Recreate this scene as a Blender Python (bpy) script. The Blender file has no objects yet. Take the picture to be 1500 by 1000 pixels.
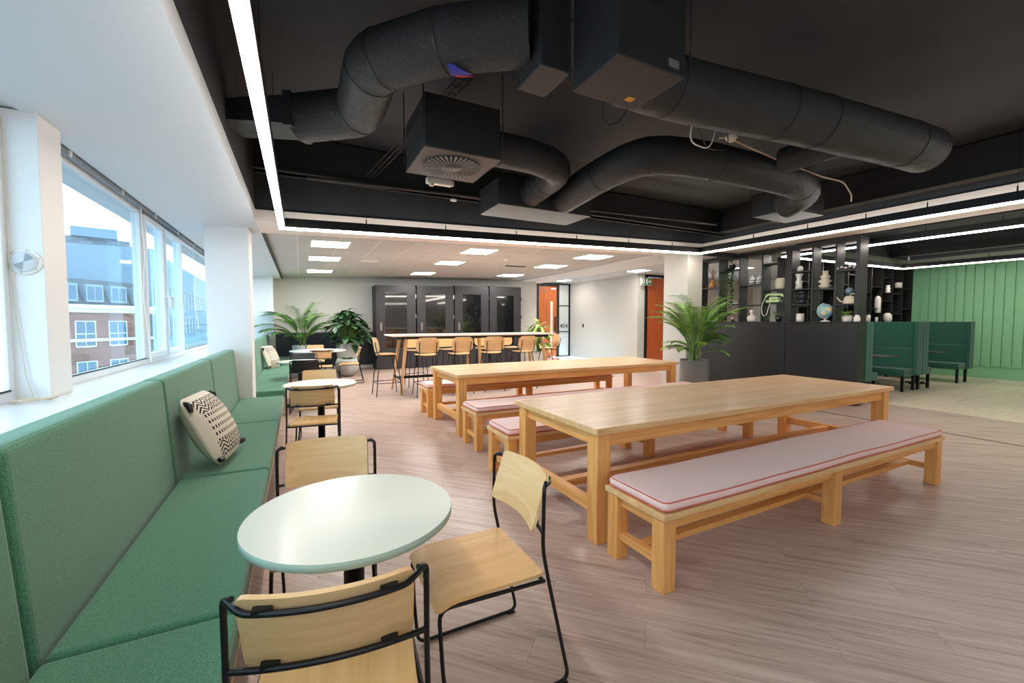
import bpy, math, random
from mathutils import Vector, Matrix
random.seed(7)
PI=math.pi
sc=bpy.context.scene
COL=sc.collection
def lin(r,g,b):
    f=lambda c:(c/255/12.92) if c/255<=.04045 else ((c/255+.055)/1.055)**2.4
    return (f(r),f(g),f(b),1)
# ------------------------------------------------------------------ materials
def mat(name,col,rough=.5,metal=0,spec=.5,emit=None,es=0,coat=0,sheen=0):
    m=bpy.data.materials.new(name); m.use_nodes=True
    b=m.node_tree.nodes['Principled BSDF']
    b.inputs['Base Color'].default_value=col; b.inputs['Roughness'].default_value=rough
    b.inputs['Metallic'].default_value=metal; b.inputs['Specular IOR Level'].default_value=spec
    if coat: b.inputs['Coat Weight'].default_value=coat; b.inputs['Coat Roughness'].default_value=.15
    if sheen: b.inputs['Sheen Weight'].default_value=sheen
    if emit: b.inputs['Emission Color'].default_value=emit; b.inputs['Emission Strength'].default_value=es
    return m
def nodes(m): return m.node_tree.nodes,m.node_tree.links,m.node_tree.nodes['Principled BSDF']
def coords(N,L,scale=(1,1,1),rot=(0,0,0),kind='Object'):
    t=N.new('ShaderNodeTexCoord'); mp=N.new('ShaderNodeMapping')
    mp.inputs['Scale'].default_value=scale; mp.inputs['Rotation'].default_value=rot
    L.new(t.outputs[kind],mp.inputs['Vector']); return mp.outputs['Vector']
def ramp(N,L,src,stops):
    r=N.new('ShaderNodeValToRGB'); e=r.color_ramp.elements
    while len(e)<len(stops): e.new(.5)
    for i,(p,c) in enumerate(stops): e[i].position=p; e[i].color=c
    L.new(src,r.inputs['Fac']); return r.outputs['Color']
def noise(N,L,vec,scale,detail=4,rough=.6,dist=0):
    n=N.new('ShaderNodeTexNoise'); n.inputs['Scale'].default_value=scale; n.inputs['Detail'].default_value=detail
    n.inputs['Roughness'].default_value=rough; n.inputs['Distortion'].default_value=dist
    L.new(vec,n.inputs['Vector']); return n.outputs['Fac']
def bump(N,L,b,h,strength=.2,dist=.01):
    bp=N.new('ShaderNodeBump'); bp.inputs['Strength'].default_value=strength; bp.inputs['Distance'].default_value=dist
    L.new(h,bp.inputs['Height']); L.new(bp.outputs['Normal'],b.inputs['Normal'])
def mixc(N,L,fac,a,b,mode='MIX'):
    m=N.new('ShaderNodeMix'); m.data_type='RGBA'; m.blend_type=mode
    if isinstance(fac,(int,float)): m.inputs[0].default_value=fac
    else: L.new(fac,m.inputs[0])
    for s,i in ((a,6),(b,7)):
        if isinstance(s,tuple): m.inputs[i].default_value=s
        else: L.new(s,m.inputs[i])
    return m.outputs[2]
def wood(name,c1,c2,axis=0,rough=.45,scale=1,boards=0,coat=0):
    m=mat(name,c1,rough,coat=coat); N,L,b=nodes(m)
    s=[14*scale]*3; s[axis]=.9*scale
    v=coords(N,L,tuple(s))
    n=noise(N,L,v,1.6,5,.65,.6)
    col=ramp(N,L,n,[(.3,c2),(.62,c1)])
    if boards:
        s2=[0,0,0]; s2[{0:1,1:0,2:0}[axis]]=boards
        v2=coords(N,L,tuple(s2)); f=N.new('ShaderNodeTexVoronoi'); f.feature='F1'; f.inputs['Scale'].default_value=1
        f.inputs['Randomness'].default_value=0
        L.new(v2,f.inputs['Vector'])
        sep=N.new('ShaderNodeSeparateColor'); L.new(f.outputs['Color'],sep.inputs[0])
        rr=ramp(N,L,sep.outputs[0],[(0,(.86,.86,.86,1)),(1,(1.08,1.06,1.04,1))])
        col=mixc(N,L,1.0,col,rr,'MULTIPLY')
    L.new(col,b.inputs['Base Color']); bump(N,L,b,n,.08,.004)
    return m
def fabric(name,c1,c2,scale=900,bs=.25):
    m=mat(name,c1,.92,sheen=.25,spec=.15); N,L,b=nodes(m)
    v=coords(N,L); n=noise(N,L,v,scale*.25,3,.7); n2=noise(N,L,v,3,2,.5)
    col=ramp(N,L,n,[(.35,c2),(.65,c1)])
    L.new(col,b.inputs['Base Color']); bump(N,L,b,n,bs,.002); return m
W_OAK=wood('table_oak',lin(242,200,144),lin(224,168,108),0,.38,1,7,.12)
W_OAKV=wood('leg_oak',lin(242,180,106),lin(214,142,70),2,.45,1)
W_OAKY=wood('rail_oak',lin(242,180,106),lin(214,142,70),1,.45,1)
W_OAKX=wood('apron_oak',lin(242,180,106),lin(212,138,66),0,.45,1)
W_PLY=wood('chair_ply',lin(232,192,140),lin(214,168,112),0,.45,.9)
W_PLYY=wood('seat_ply',lin(236,190,128),lin(220,168,104),1,.42,.9)
W_PLYB=wood('pale_ply',lin(240,218,182),lin(226,198,156),0,.45,.9)
W_ASH=wood('ash_leg',lin(214,168,118),lin(194,146,96),2,.5,1)
W_DOOR=wood('door_veneer',lin(196,110,56),lin(160,78,34),2,.4,.8)
BLACKM=mat('black_metal',lin(22,23,25),.38,.3)
BLACKP=mat('black_paint',lin(36,37,39),.6)
BLKCHAIR=mat('black_shell',lin(24,27,32),.5)
WHITEP=mat('white_paint',lin(222,222,220),.6)
WHITEW=mat('column_white',lin(230,230,230),.55)
SOFF=mat('soffit_white',lin(212,216,220),.6)
BULK=mat('bulkhead_grey',lin(238,228,222),.65)
WALLG=mat('wall_grey',lin(196,194,186),.7)
DADO=mat('dado_blue',lin(34,44,56),.5)
UPVC=mat('window_upvc',lin(225,230,235),.35)
SILLM=mat('sill_gloss',lin(225,228,230),.22,coat=.3)
GREENF=fabric('green_fabric',lin(92,146,120),lin(58,110,86))
GREENB=fabric('booth_fabric',lin(60,112,94),lin(42,90,74))
PINKF=fabric('pink_fabric',lin(250,216,208),lin(244,206,198),900,.1)
PIPE=mat('coral_piping',lin(214,110,92),.8)
SAGE=mat('sage_top',lin(204,208,192),.35,coat=.15)
SAGEE=mat('sage_edge',lin(170,194,180),.5)
CONC=mat('planter_grey',lin(128,124,120),.8)
CONCL=mat('planter_beige',lin(186,178,166),.8)
SOIL=mat('soil',lin(52,38,28),.95)
DUCTM=mat('duct_wrap',lin(46,50,54),.5,.1)
N,L,b=nodes(DUCTM); v=coords(N,L); n=noise(N,L,v,22,5,.7,1.6); bump(N,L,b,n,.9,.016)
DUCTB=mat('duct_box',lin(42,45,48),.5,.1)
CEILB=mat('ceiling_black',lin(60,60,62),.75)
N,L,b=nodes(CEILB); v=coords(N,L); n=noise(N,L,v,2.2,3,.5); L.new(ramp(N,L,n,[(.35,lin(50,54,60)),(.7,lin(60,62,66))]),b.inputs['Base Color'])
UNITM=mat('unit_black',lin(26,24,22),.5)
GREENW=mat('green_wall_paint',lin(140,200,152),.55)
WHITEC=mat('ceramic_white',lin(232,228,220),.35)
IVORY=mat('ceramic_ivory',lin(214,200,178),.6)
CERB=mat('ceramic_black',lin(24,24,26),.3)
PHONEG=mat('phone_green',lin(186,212,150),.35)
CHROME=mat('chrome',lin(190,190,190),.2,1)
REDM=mat('sticker_red',lin(200,40,40),.5); BLUEM=mat('sticker_blue',lin(30,50,170),.5)
YELM=mat('label_yellow',lin(232,170,40),.5); LABM=mat('label_silver',lin(120,122,124),.5)
LEDM=mat('led_diffuser',(1,1,1,1),.5,emit=(1,.91,.82,1),es=12)
PANELM=mat('panel_diffuser',(1,1,1,1),.5,emit=(1,.95,.9,1),es=15)
DIRT=mat('terracotta',lin(196,140,96),.8)
def leafmat(name,a,b_):
    m=mat(name,a,.45,spec=.4); N,L,b=nodes(m); v=coords(N,L); n=noise(N,L,v,5,2)
    L.new(ramp(N,L,n,[(.35,b_),(.65,a)]),b.inputs['Base Color']); return m
LEAF1=leafmat('palm_leaf',lin(140,190,84),lin(58,112,48))
LEAF2=leafmat('kentia_leaf',lin(168,210,96),lin(62,112,54))
LEAF3=leafmat('calathea_leaf',lin(70,112,66),lin(22,52,30))
LEAF4=leafmat('dieffenbachia_leaf',lin(190,214,110),lin(70,130,60))
STEM=mat('stem_green',lin(112,142,70),.6); TWIG=mat('dried_twig',lin(176,110,66),.9)
def glassmat(name,tint,refl=.12):
    m=bpy.data.materials.new(name); m.use_nodes=True; N=m.node_tree.nodes; L=m.node_tree.links; N.clear()
    o=N.new('ShaderNodeOutputMaterial'); t=N.new('ShaderNodeBsdfTransparent'); t.inputs[0].default_value=tint
    g=N.new('ShaderNodeBsdfGlossy'); g.inputs['Roughness'].default_value=.02
    f=N.new('ShaderNodeLayerWeight'); f.inputs['Blend'].default_value=.5
    p5=N.new('ShaderNodeMath'); p5.operation='POWER'; p5.inputs[1].default_value=4; L.new(f.outputs['Facing'],p5.inputs[0])
    ma=N.new('ShaderNodeMath'); ma.operation='MULTIPLY_ADD'; ma.inputs[1].default_value=.5; ma.inputs[2].default_value=.03; L.new(p5.outputs[0],ma.inputs[0])
    mx=N.new('ShaderNodeMixShader'); L.new(ma.outputs[0],mx.inputs[0]); L.new(t.outputs[0],mx.inputs[1]); L.new(g.outputs[0],mx.inputs[2]); L.new(mx.outputs[0],o.inputs[0]); return m
GLASS=glassmat('window_glass',(.86,.95,1,1)); GLASSC=glassmat('clear_glass',(.9,.92,.92,1))
DKGLASS=mat('cabinet_glass',lin(14,15,17),.04,0,1.0,coat=1)
# floor planks, laid diagonally
def floormat(name,cA,cB,cC,rot):
    m=mat(name,cA,.32,spec=.5); N,L,b=nodes(m)
    v=coords(N,L,(1,1,1),(0,0,rot))
    br=N.new('ShaderNodeTexBrick'); br.offset=.37; br.inputs['Scale'].default_value=1; br.inputs['Brick Width'].default_value=1.25; br.inputs['Row Height'].default_value=.2
    br.inputs['Mortar Size'].default_value=.0012; br.inputs['Color1'].default_value=(.25,.25,.25,1); br.inputs['Color2'].default_value=(.8,.8,.8,1); br.inputs['Mortar'].default_value=(.0,.0,.0,1)
    L.new(v,br.inputs['Vector'])
    mp=N.new('ShaderNodeMapping'); mp.inputs['Scale'].default_value=(.9,16,1); L.new(v,mp.inputs['Vector'])
    add=N.new('ShaderNodeVectorMath'); add.operation='ADD'; L.new(mp.outputs[0],add.inputs[0]); 
    ml=N.new('ShaderNodeVectorMath'); ml.operation='SCALE'; ml.inputs['Scale'].default_value=9; L.new(br.outputs['Color'],ml.inputs[0]); L.new(ml.outputs[0],add.inputs[1])
    n=noise(N,L,add.outputs[0],1.7,6,.7,.7)
    col=ramp(N,L,n,[(.27,cC),(.47,cB),(.7,cA)])
    tone=ramp(N,L,br.outputs['Color'],[(0,(.62,.6,.58,1)),(.2,(.93,.92,.91,1)),(1,(1.05,1.05,1.05,1))])
    col=mixc(N,L,1.0,col,tone,'MULTIPLY')
    L.new(col,b.inputs['Base Color']); 
    L.new(ramp(N,L,n,[(.3,(.42,.42,.42,1)),(.7,(.28,.28,.28,1))]),b.inputs['Roughness'])
    bump(N,L,b,n,.06,.003); return m
FLOORP=floormat('floor_planks',lin(212,190,178),lin(190,165,152),lin(148,122,112),PI/4)
FLOORL=floormat('floor_planks_pale',lin(242,232,214),lin(228,214,190),lin(200,184,158),0)
def tilemat(name):
    m=mat(name,lin(214,208,202),.8); N,L,b=nodes(m); v=coords(N,L)
    br=N.new('ShaderNodeTexBrick'); br.offset=0; br.inputs['Scale'].default_value=1; br.inputs['Brick Width'].default_value=.6; br.inputs['Row Height'].default_value=.6
    br.inputs['Mortar Size'].default_value=.008; br.inputs['Color1'].default_value=lin(192,190,188); br.inputs['Color2'].default_value=lin(197,195,193); br.inputs['Mortar'].default_value=lin(222,220,218)
    L.new(v,br.inputs['Vector']); L.new(br.outputs['Color'],b.inputs['Base Color']); return m
TILE=tilemat('ceiling_tiles')
def brickmat(name,c1,c2,mo,w=.225,h=.075):
    m=mat(name,c1,.9); N,L,b=nodes(m); v=coords(N,L,(1,1,1),(PI/2,0,0))
    br=N.new('ShaderNodeTexBrick'); br.inputs['Scale'].default_value=1; br.inputs['Brick Width'].default_value=w; br.inputs['Row Height'].default_value=h
    br.inputs['Mortar Size'].default_value=.01; br.inputs['Color1'].default_value=c1; br.inputs['Color2'].default_value=c2; br.inputs['Mortar'].default_value=mo
    L.new(v,br.inputs['Vector']); L.new(br.outputs['Color'],b.inputs['Base Color']); return m
BRICKR=brickmat('red_brick',lin(132,78,66),lin(108,60,52),lin(140,112,100))
BRICKG=brickmat('pale_brick',lin(128,136,144),lin(92,102,112),lin(140,146,152),.9,.3)
STONE=mat('white_stone',lin(200,202,202),.8); SLATE=mat('slate_roof',lin(66,74,82),.6); BGLASS=mat('far_glass',lin(70,96,114),.1,.2)
ASPH=mat('asphalt',lin(100,102,104),.9); CONCW=mat('far_concrete',lin(120,140,156),.8)
# ------------------------------------------------------------------ mesh builder
class MB:
    def __init__(s): s.v=[]; s.f=[]; s.sm=[]
    def add(s,vs,fs,smooth=False):
        o=len(s.v); s.v+= [tuple(p) for p in vs]; s.f+=[tuple(i+o for i in f) for f in fs]; s.sm+=[smooth]*len(fs); return s
    def box(s,x0,y0,z0,x1,y1,z1):
        if x0>x1:x0,x1=x1,x0
        if y0>y1:y0,y1=y1,y0
        if z0>z1:z0,z1=z1,z0
        v=[(x0,y0,z0),(x1,y0,z0),(x1,y1,z0),(x0,y1,z0),(x0,y0,z1),(x1,y0,z1),(x1,y1,z1),(x0,y1,z1)]
        return s.add(v,[(0,3,2,1),(4,5,6,7),(0,1,5,4),(1,2,6,5),(2,3,7,6),(3,0,4,7)])
    def obox(s,c,sz,M=None):
        hx,hy,hz=sz[0]/2,sz[1]/2,sz[2]/2; M=M or Matrix.Identity(3); c=Vector(c)
        v=[c+M@Vector((a*hx,b*hy,d*hz)) for d in(-1,1) for a,b in((-1,-1),(1,-1),(1,1),(-1,1))]
        return s.add(v,[(0,3,2,1),(4,5,6,7),(0,1,5,4),(1,2,6,5),(2,3,7,6),(3,0,4,7)])
    def beam(s,p0,p1,w,h,w1=None,h1=None):
        p0=Vector(p0);p1=Vector(p1); d=(p1-p0).normalized(); up=Vector((0,0,1)) if abs(d.z)<.9 else Vector((0,1,0))
        x=d.cross(up).normalized(); y=x.cross(d); w1=w1 or w; h1=h1 or h; v=[]
        for p,a,b in((p0,w,h),(p1,w1,h1)):
            for i,j in((-1,-1),(1,-1),(1,1),(-1,1)): v.append(p+x*(i*a/2)+y*(j*b/2))
        return s.add(v,[(0,1,2,3),(7,6,5,4),(0,4,5,1),(1,5,6,2),(2,6,7,3),(3,7,4,0)])
    def prism(s,poly,z0,z1):
        n=len(poly); v=[(p[0],p[1],z0) for p in poly]+[(p[0],p[1],z1) for p in poly]
        f=[tuple(range(n-1,-1,-1)),tuple(range(n,2*n))]+[(i,(i+1)%n,n+(i+1)%n,n+i) for i in range(n)]
        return s.add(v,f)
    def tube(s,path,r,n=8,cap=True,closed=False):
        P=[Vector(p) for p in path]; m=len(P); rs=r if isinstance(r,(list,tuple)) else [r]*m
        T=[]
        for i in range(m):
            a=P[i-1] if (i>0 or closed) else P[i]; b=P[(i+1)%m] if (i<m-1 or closed) else P[i]
            t=(b-a); T.append(t.normalized() if t.length>1e-9 else Vector((0,0,1)))
        up=Vector((0,0,1)) if abs(T[0].z)<.9 else Vector((1,0,0)); x=T[0].cross(up).normalized(); v=[]
        for i in range(m):
            x=(x-T[i]*x.dot(T[i])); x=x.normalized() if x.length>1e-6 else T[i].orthogonal().normalized()
            y=T[i].cross(x)
            for k in range(n):
                a=2*PI*k/n; v.append(P[i]+(x*math.cos(a)+y*math.sin(a))*rs[i])
        f=[]
        for i in range(m if closed else m-1):
            j=(i+1)%m
            for k in range(n): f.append((i*n+k,i*n+(k+1)%n,j*n+(k+1)%n,j*n+k))
        s.add(v,f,True)
        if cap and not closed:
            o=len(s.v); s.v+=v[:n]+v[-n:]; s.f+=[tuple(o+i for i in range(n-1,-1,-1)),tuple(o+n+i for i in range(n))]; s.sm+=[False,False]
            s.v=[tuple(q) for q in s.v]
        return s
    def lathe(s,prof,c=(0,0,0),n=24,smooth=True,sx=1,sy=1):
        v=[];f=[];m=len(prof)
        for r,z in prof:
            for k in range(n): a=2*PI*k/n; v.append((c[0]+r*math.cos(a)*sx,c[1]+r*math.sin(a)*sy,c[2]+z))
        for i in range(m-1):
            for k in range(n): f.append((i*n+k,i*n+(k+1)%n,(i+1)*n+(k+1)%n,(i+1)*n+k))
        if prof[0][0]>1e-4: f.append(tuple(range(n-1,-1,-1)))
        if prof[-1][0]>1e-4: f.append(tuple((m-1)*n+k for k in range(n)))
        return s.add(v,f,smooth)
    def panel(s,W,Hh,r,t,surf,nu=12,nv=10,th=None):
        hw,hh=W/2,Hh/2; rows=[]
        bs=[-hh,-hh+r*.15,-hh+r*.5,-hh+r]+[-hh+r+(Hh-2*r)*i/nv for i in range(1,nv)]+[hh-r,hh-r*.5,hh-r*.15,hh]
        for sgn in(1,-1):
            g=[]
            for b in bs:
                d=max(0,abs(b)-(hh-r)); w=hw-r+math.sqrt(max(0,r*r-d*d)) if r>0 else hw
                row=[]
                for i in range(nu+1):
                    u=-1+2*i/nu; a=u*w; p,nn=surf(a,b); tt=(th(u,b/hh) if th else t)/2
                    row.append(Vector(p)+Vector(nn)*(sgn*tt))
                g.append(row)
            rows.append(g)
        nb=len(bs)
        for k,g in enumerate(rows):
            fs=[]
            for j in range(nb-1):
                for i in range(nu):
                    q=(j*(nu+1)+i,j*(nu+1)+i+1,(j+1)*(nu+1)+i+1,(j+1)*(nu+1)+i); fs.append(q if k==0 else q[::-1])
            s.add([p for row in g for p in row],fs,True)
        ring=[(0,i) for i in range(nu+1)]+[(j,nu) for j in range(1,nb)]+[(nb-1,i) for i in range(nu-1,-1,-1)]+[(j,0) for j in range(nb-2,0,-1)]
        m=len(ring); vs=[rows[0][j][i] for j,i in ring]+[rows[1][j][i] for j,i in ring]
        s.add(vs,[(i,m+i,m+(i+1)%m,(i+1)%m) for i in range(m)],True)
        return s
def fillet(P,r,n=5,closed=False):
    P=[Vector(p) for p in P]; out=[]; m=len(P)
    for i in range(m):
        if not closed and i in(0,m-1): out.append(P[i]); continue
        a,b,c=P[i-1],P[i],P[(i+1)%m]; u=(a-b); w=(c-b); rr=min(r,u.length*.48,w.length*.48)
        p0=b+u.normalized()*rr; p1=b+w.normalized()*rr
        for k in range(n+1):
            t=k/n; out.append(p0*(1-t)**2+b*2*t*(1-t)+p1*t*t)
    return out
def obj(name,mb,material,parent=None,bevel=0,seg=2,loc=None,rotz=0):
    me=bpy.data.meshes.new(name); me.from_pydata([tuple(p) for p in mb.v],[],mb.f); me.update()
    for p,sm in zip(me.polygons,mb.sm): p.use_smooth=sm
    me.materials.append(material)
    o=bpy.data.objects.new(name,me); COL.objects.link(o)
    if parent: o.parent=parent
    if loc: o.location=loc
    if rotz: o.rotation_euler[2]=rotz
    if bevel:
        bm=o.modifiers.new('bevel','BEVEL'); bm.width=bevel; bm.segments=seg; bm.limit_method='ANGLE'; bm.angle_limit=math.radians(40)
    return o
def tag(o,label,cat,group=None,kind=None):
    o['label']=label; o['category']=cat
    if group: o['group']=group
    if kind: o['kind']=kind
    return o
def thing(name,label,cat,loc=(0,0,0),rotz=0,group=None):
    o=bpy.data.objects.new(name,None); COL.objects.link(o); o.location=loc; o.rotation_euler=(0,0,rotz); o.empty_display_size=.1
    return tag(o,label,cat,group)
def struct(name,mb,m,bevel=0,parent=None):
    o=obj(name,mb,m,parent,bevel)
    if not parent: o['kind']='structure'
    return o
def copy_tree(o,loc,rotz,label=None,parent=None):
    def rec(s,par):
        c=s.copy(); COL.objects.link(c)
        if par: c.parent=par
        for ch in s.children: rec(ch,c)
        return c
    r=rec(o,None); r.location=loc; r.rotation_euler=(0,0,rotz)
    if label: r['label']=label
    return r
B=lambda *a: MB().box(*a)
def ccoord(px,x=None,y=None):   # bearing helper: photo column -> where that bearing crosses the plane x= or y=
    r=math.tan(math.atan((px-750)/615)+math.radians(26.825))
    return x/r if x is not None else y*r
CZ=lambda x,b=2.585: b+.03*min(x,8.5)     # the ceiling of the real room rises slightly to the right
def slab(x0,y0,x1,y1,b,t=.1,n=None):
    m=MB(); v=[]
    for dz in(0,t):
        for x,y in((x0,y0),(x1,y0),(x1,y1),(x0,y1)): v.append((x,y,CZ(x,b)+dz))
    return m.add(v,[(0,3,2,1),(4,5,6,7),(0,1,5,4),(1,2,6,5),(2,3,7,6),(3,0,4,7)])
# ------------------------------------------------------------------ shell
struct('floor',B(-3,-6,-.1,8.9,16,0),FLOORP)
struct('floor_pale',B(8.9,-6,-.1,16,11,-.0005),FLOORL)
struct('trim_1',B(7.22,-5.5,0,7.245,5.2,.003),BLACKM)
struct('ceiling',B(-1.6,-6,3.42,16,6.0,3.5),CEILB)
struct('ceiling_soffit',slab(-1.34,-6,-.43,13.4,2.585,.13),SOFF)
struct('ceiling_bulkhead',slab(-.43,5.75,8.2,6.5,2.585,.13),BULK)
m=slab(7.1,-6,8.2,5.75,2.585,.13); struct('ceiling_beam',m,BULK)
struct('trim_2',slab(-.43,6.5,-.40,13.35,2.6,.1),BLACKP)
struct('ceiling_tiles',slab(-.4,6.5,7.0,13.4,2.66,.05),TILE)
struct('ceiling_plaster',slab(7.0,6.5,8.3,14.2,2.62,.15),WHITEP)
struct('ceiling_corridor',slab(8.3,6.3,16,14.2,2.68,.05),TILE)
# dark upper faces of the recess
struct('trim_3',MB().box(-.47,-6,2.7,-.44,5.8,3.42),CEILB)
struct('trim_4',MB().box(-.44,5.80,2.72,8.2,5.83,3.42),CEILB)
struct('trim_5',MB().box(7.14,-6,2.93,7.17,5.8,3.42),CEILB)
struct('trim_6',B(8.2,-6,2.84,8.22,6.3,3.42),CEILB)
# left wall
struct('wall_left',MB().box(-1.75,-6,0,-1.5,13.5,.9),WHITEP)
struct('window_sill_ledge',MB().box(-1.5,-6,.93,-.83,13.35,.965),SILLM,.008)
struct('wall_left_sill_front',B(-.85,-6,0,-.835,13.35,.93),WHITEP)
struct('wall_left_head',MB().box(-1.75,-6,2.56,-1.345,13.5,3.5),SOFF)
struct('column_1',MB().box(-1.75,3.30,.965,-1.27,3.56,2.55),WHITEW,.004)
struct('column_2',MB().box(-1.0,6.2,0,-.545,6.6,2.57),WHITEW,.004)
struct('column_3',MB().box(-1.45,12.62,0,-.60,13.35,2.57),WHITEW,.004)
# windows
def window(name,y0,y1,mull,case=()):
    root=MB()
    x0,x1=-1.47,-1.41; zb,zt=.965,2.55
    root.box(x0,y0,zb,x1,y1,zb+.055).box(x0,y0,zt-.06,x1,y1,zt).box(x0,y0,zb+.055,x1,y0+.05,zt-.06).box(x0,y1-.05,zb+.055,x1,y1,zt-.06)
    for q in mull: root.box(x0-.003,q-.03,zb+.055,x1+.003,q+.03,zt-.06)
    fr=struct(name,root,UPVC,.004)
    edges=[y0+.05]+list(mull)+[y1-.05]
    for i in range(len(edges)-1):
        a,b=edges[i]+.03,edges[i+1]-.03
        if i in case:
            c=MB(); w=.05
            c.box(-1.425,a,zb+.058,-1.38,b,zb+.11).box(-1.425,a,zt-.115,-1.38,b,zt-.063).box(-1.425,a,zb+.11,-1.38,a+w,zt-.115).box(-1.425,b-w,zb+.11,-1.38,b,zt-.115)
            obj('casement',c,UPVC,fr,.004)
            hy=b-.025 if i==case[0] else a+.025
            obj('window_handle',MB().tube(fillet([(-1.38,hy,1.68),(-1.335,hy,1.68),(-1.33,hy-.01,1.66),(-1.33,hy-.01,1.56)],.015),.01,8),WHITEC,fr)
        obj('glass_pane',B(-1.445,a,zb+.05,-1.439,b,zt-.055),GLASS,fr)
    obj('gasket',MB().box(-1.409,y0+.05,zb+.055,-1.405,y1-.05,zb+.066),BLACKM,fr)
    return fr
window('window_1',3.56,9.6,[5.5,6.22,7.05],(1,2))
window('window_2',9.6,13.3,[10.8,12.0])
window('window_3',-5.9,3.30,[-3.6,-1.3,.9])
def blind(y0,y1,lab):
    t=thing('blind_headrail',lab,'blind',(-1.375,y0,2.55))
    obj('rail',MB().box(-.02,0,-.035,.02,y1-y0,0),mat('rail_grey',lin(120,128,134),.4),t,.003)
    for k in range(6): obj('bracket',MB().box(.02,.3+k*(y1-y0-.6)/5,-.04,.028,.33+k*(y1-y0-.6)/5,.0),WHITEC,t)
    for yy,l in((1.75,1.5),(4.0,1.2)):
        c=obj('pull_cord',MB().tube([(.015,yy,-.035),(.025,yy+.02,-.5),(.015,yy-.03,-.9),(.045,yy+.01,-l)],.004,6),WHITEC,t)
        obj('cord_weight',MB().lathe([(.004,0),(.009,-.01),(.009,-.05),(.003,-.06)],(.045,yy+.01,-l),10),WHITEC,c)
blind(3.6,8.9,'grey vertical blind headrail along the top of the first window')
# vent on near column
t=thing('wall_vent','round white twist vent on the near window column','vent',(-1.345,3.30,1.73))
def ydisc(r,y,h,z0=0):   # disc facing -Y
    m=MB(); m.lathe([(0,0),(r,0),(r,h),(r*.9,h+.004),(0,h+.004)],(0,0,0),32); m.v=[(p[0],-p[2]+y,p[1]+z0) for p in m.v]; m.f=[f[::-1] for f in m.f]; return m
ob=obj('vent_flange',ydisc(.072,0,.006),WHITEC,t); obj('vent_dial',ydisc(.056,-.006,.006),mat('vent_white',lin(205,210,212),.4),t)
for a in(.9,.9+PI):
    w=MB(); w.add([(0,-.017,0)]+[(.045*math.cos(a+q*.16),-.019,.045*math.sin(a+q*.16)) for q in range(-3,4)],[(0,i+2,i+1) for i in range(6)]); obj('vent_slot',w,mat('slot_grey',lin(150,156,160),.6),t)
for k in range(6): a=k*PI/3+.3; obj('screw',MB().lathe([(0,0),(.004,0),(.003,.003),(0,.004)],(0,0,0),8),CHROME,t).location=(.063*math.cos(a),-.012,.063*math.sin(a))
t=thing('loose_cable','thin white cable running down the near column to a tangle on the sill','cable',(0,0,0))
pts=[(-1.40,3.285,2.5),(-1.405,3.285,1.9),(-1.39,3.285,1.5),(-1.36,3.285,1.1),(-1.33,3.27,.98)]
for k in range(70): a=k*.55; pts.append((-1.30+.07*math.cos(a)*(1+.3*math.sin(k*1.7)),3.17+.05*math.sin(a*1.1),.972+.012*abs(math.sin(k*.9))))
tag(obj('loose_cable',MB().tube(pts,.0025,5),IVORY),'thin white cable running down the near column to a tangle on the sill','cable')
bpy.data.objects.remove(t)
# back wall
struct('wall_back',B(-1.6,13.35,0,7.72,13.5,3.1),WALLG)
struct('wall_back_dado',B(-.6,13.335,.1,1.98,13.35,1.09),DADO)
struct('baseboard_back',B(-.6,13.32,0,1.98,13.349,.1),WHITEP)
struct('wall_back_right',MB().box(7.60,13.5,0,7.72,14.2,3.1).box(7.6,14.1,0,8.22,14.25,3.1),WALLG)
struct('wall_corridor',MB().box(9.75,10.3,0,9.9,14.25,3.1).box(9.9,10.3,0,10.05,10.42,3.1),WALLG)
struct('wall_back_far',MB().box(10.9,10.3,0,16,10.42,3.1),mat('wall_pinkgrey',lin(200,186,176),.7))
struct('wall_back_end',B(8.22,14.15,0,9.75,14.3,3.1),WALLG)
struct('wall_rear',B(-1.6,-6.1,0,16,-6,3.5),WALLG)
struct('wall_right',B(15.6,-6,0,15.7,11,3.5),WALLG)
struct('column_4',MB().box(6.56,5.62,0,6.96,6.2,2.78),mat('column_cream',lin(196,192,184),.65),.004)
# door 404
d=struct('door_1',MB().box(8.28,14.08,.04,9.1,14.13,2.78),W_DOOR)
obj('door_frame',MB().box(8.21,14.06,0,8.28,14.15,2.9).box(9.1,14.06,0,9.38,14.15,.04).box(9.1,14.06,0,9.18,14.15,2.9).box(8.28,14.06,2.79,9.1,14.15,2.9),BLACKP,d)
obj('vision_panel',B(8.80,14.065,.35,8.91,14.08,2.2),mat('frosted',lin(205,205,202),.3),d)
obj('door_handle',MB().box(9.0,14.03,.95,9.04,14.06,1.6).box(9.0,14.05,1.0,9.03,14.08,1.05).box(9.0,14.05,1.5,9.03,14.08,1.55),BLACKM,d)
obj('door_closer',B(8.8,14.03,2.66,9.04,14.079,2.72),WHITEC,d)
w=struct('window_4',MB().box(9.18,14.07,0,9.22,14.13,2.9).box(9.68,14.07,0,9.74,14.13,2.9).box(9.22,14.07,2.86,9.68,14.13,2.9).box(9.22,14.07,2.02,9.68,14.13,2.05).box(9.22,14.07,.98,9.68,14.13,1.01).box(9.22,14.07,0,9.68,14.13,.04),BLACKM)
obj('glass_pane',B(9.22,14.1,.04,9.68,14.11,2.86),mat('frost_glass',lin(196,200,198),.25),w)
cu=bpy.data.curves.new('room_number','FONT'); cu.body='404'; cu.size=.26; cu.align_x='CENTER'; cu.align_y='CENTER'; cu.extrude=.002; cu.materials.append(BLACKM)
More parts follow.
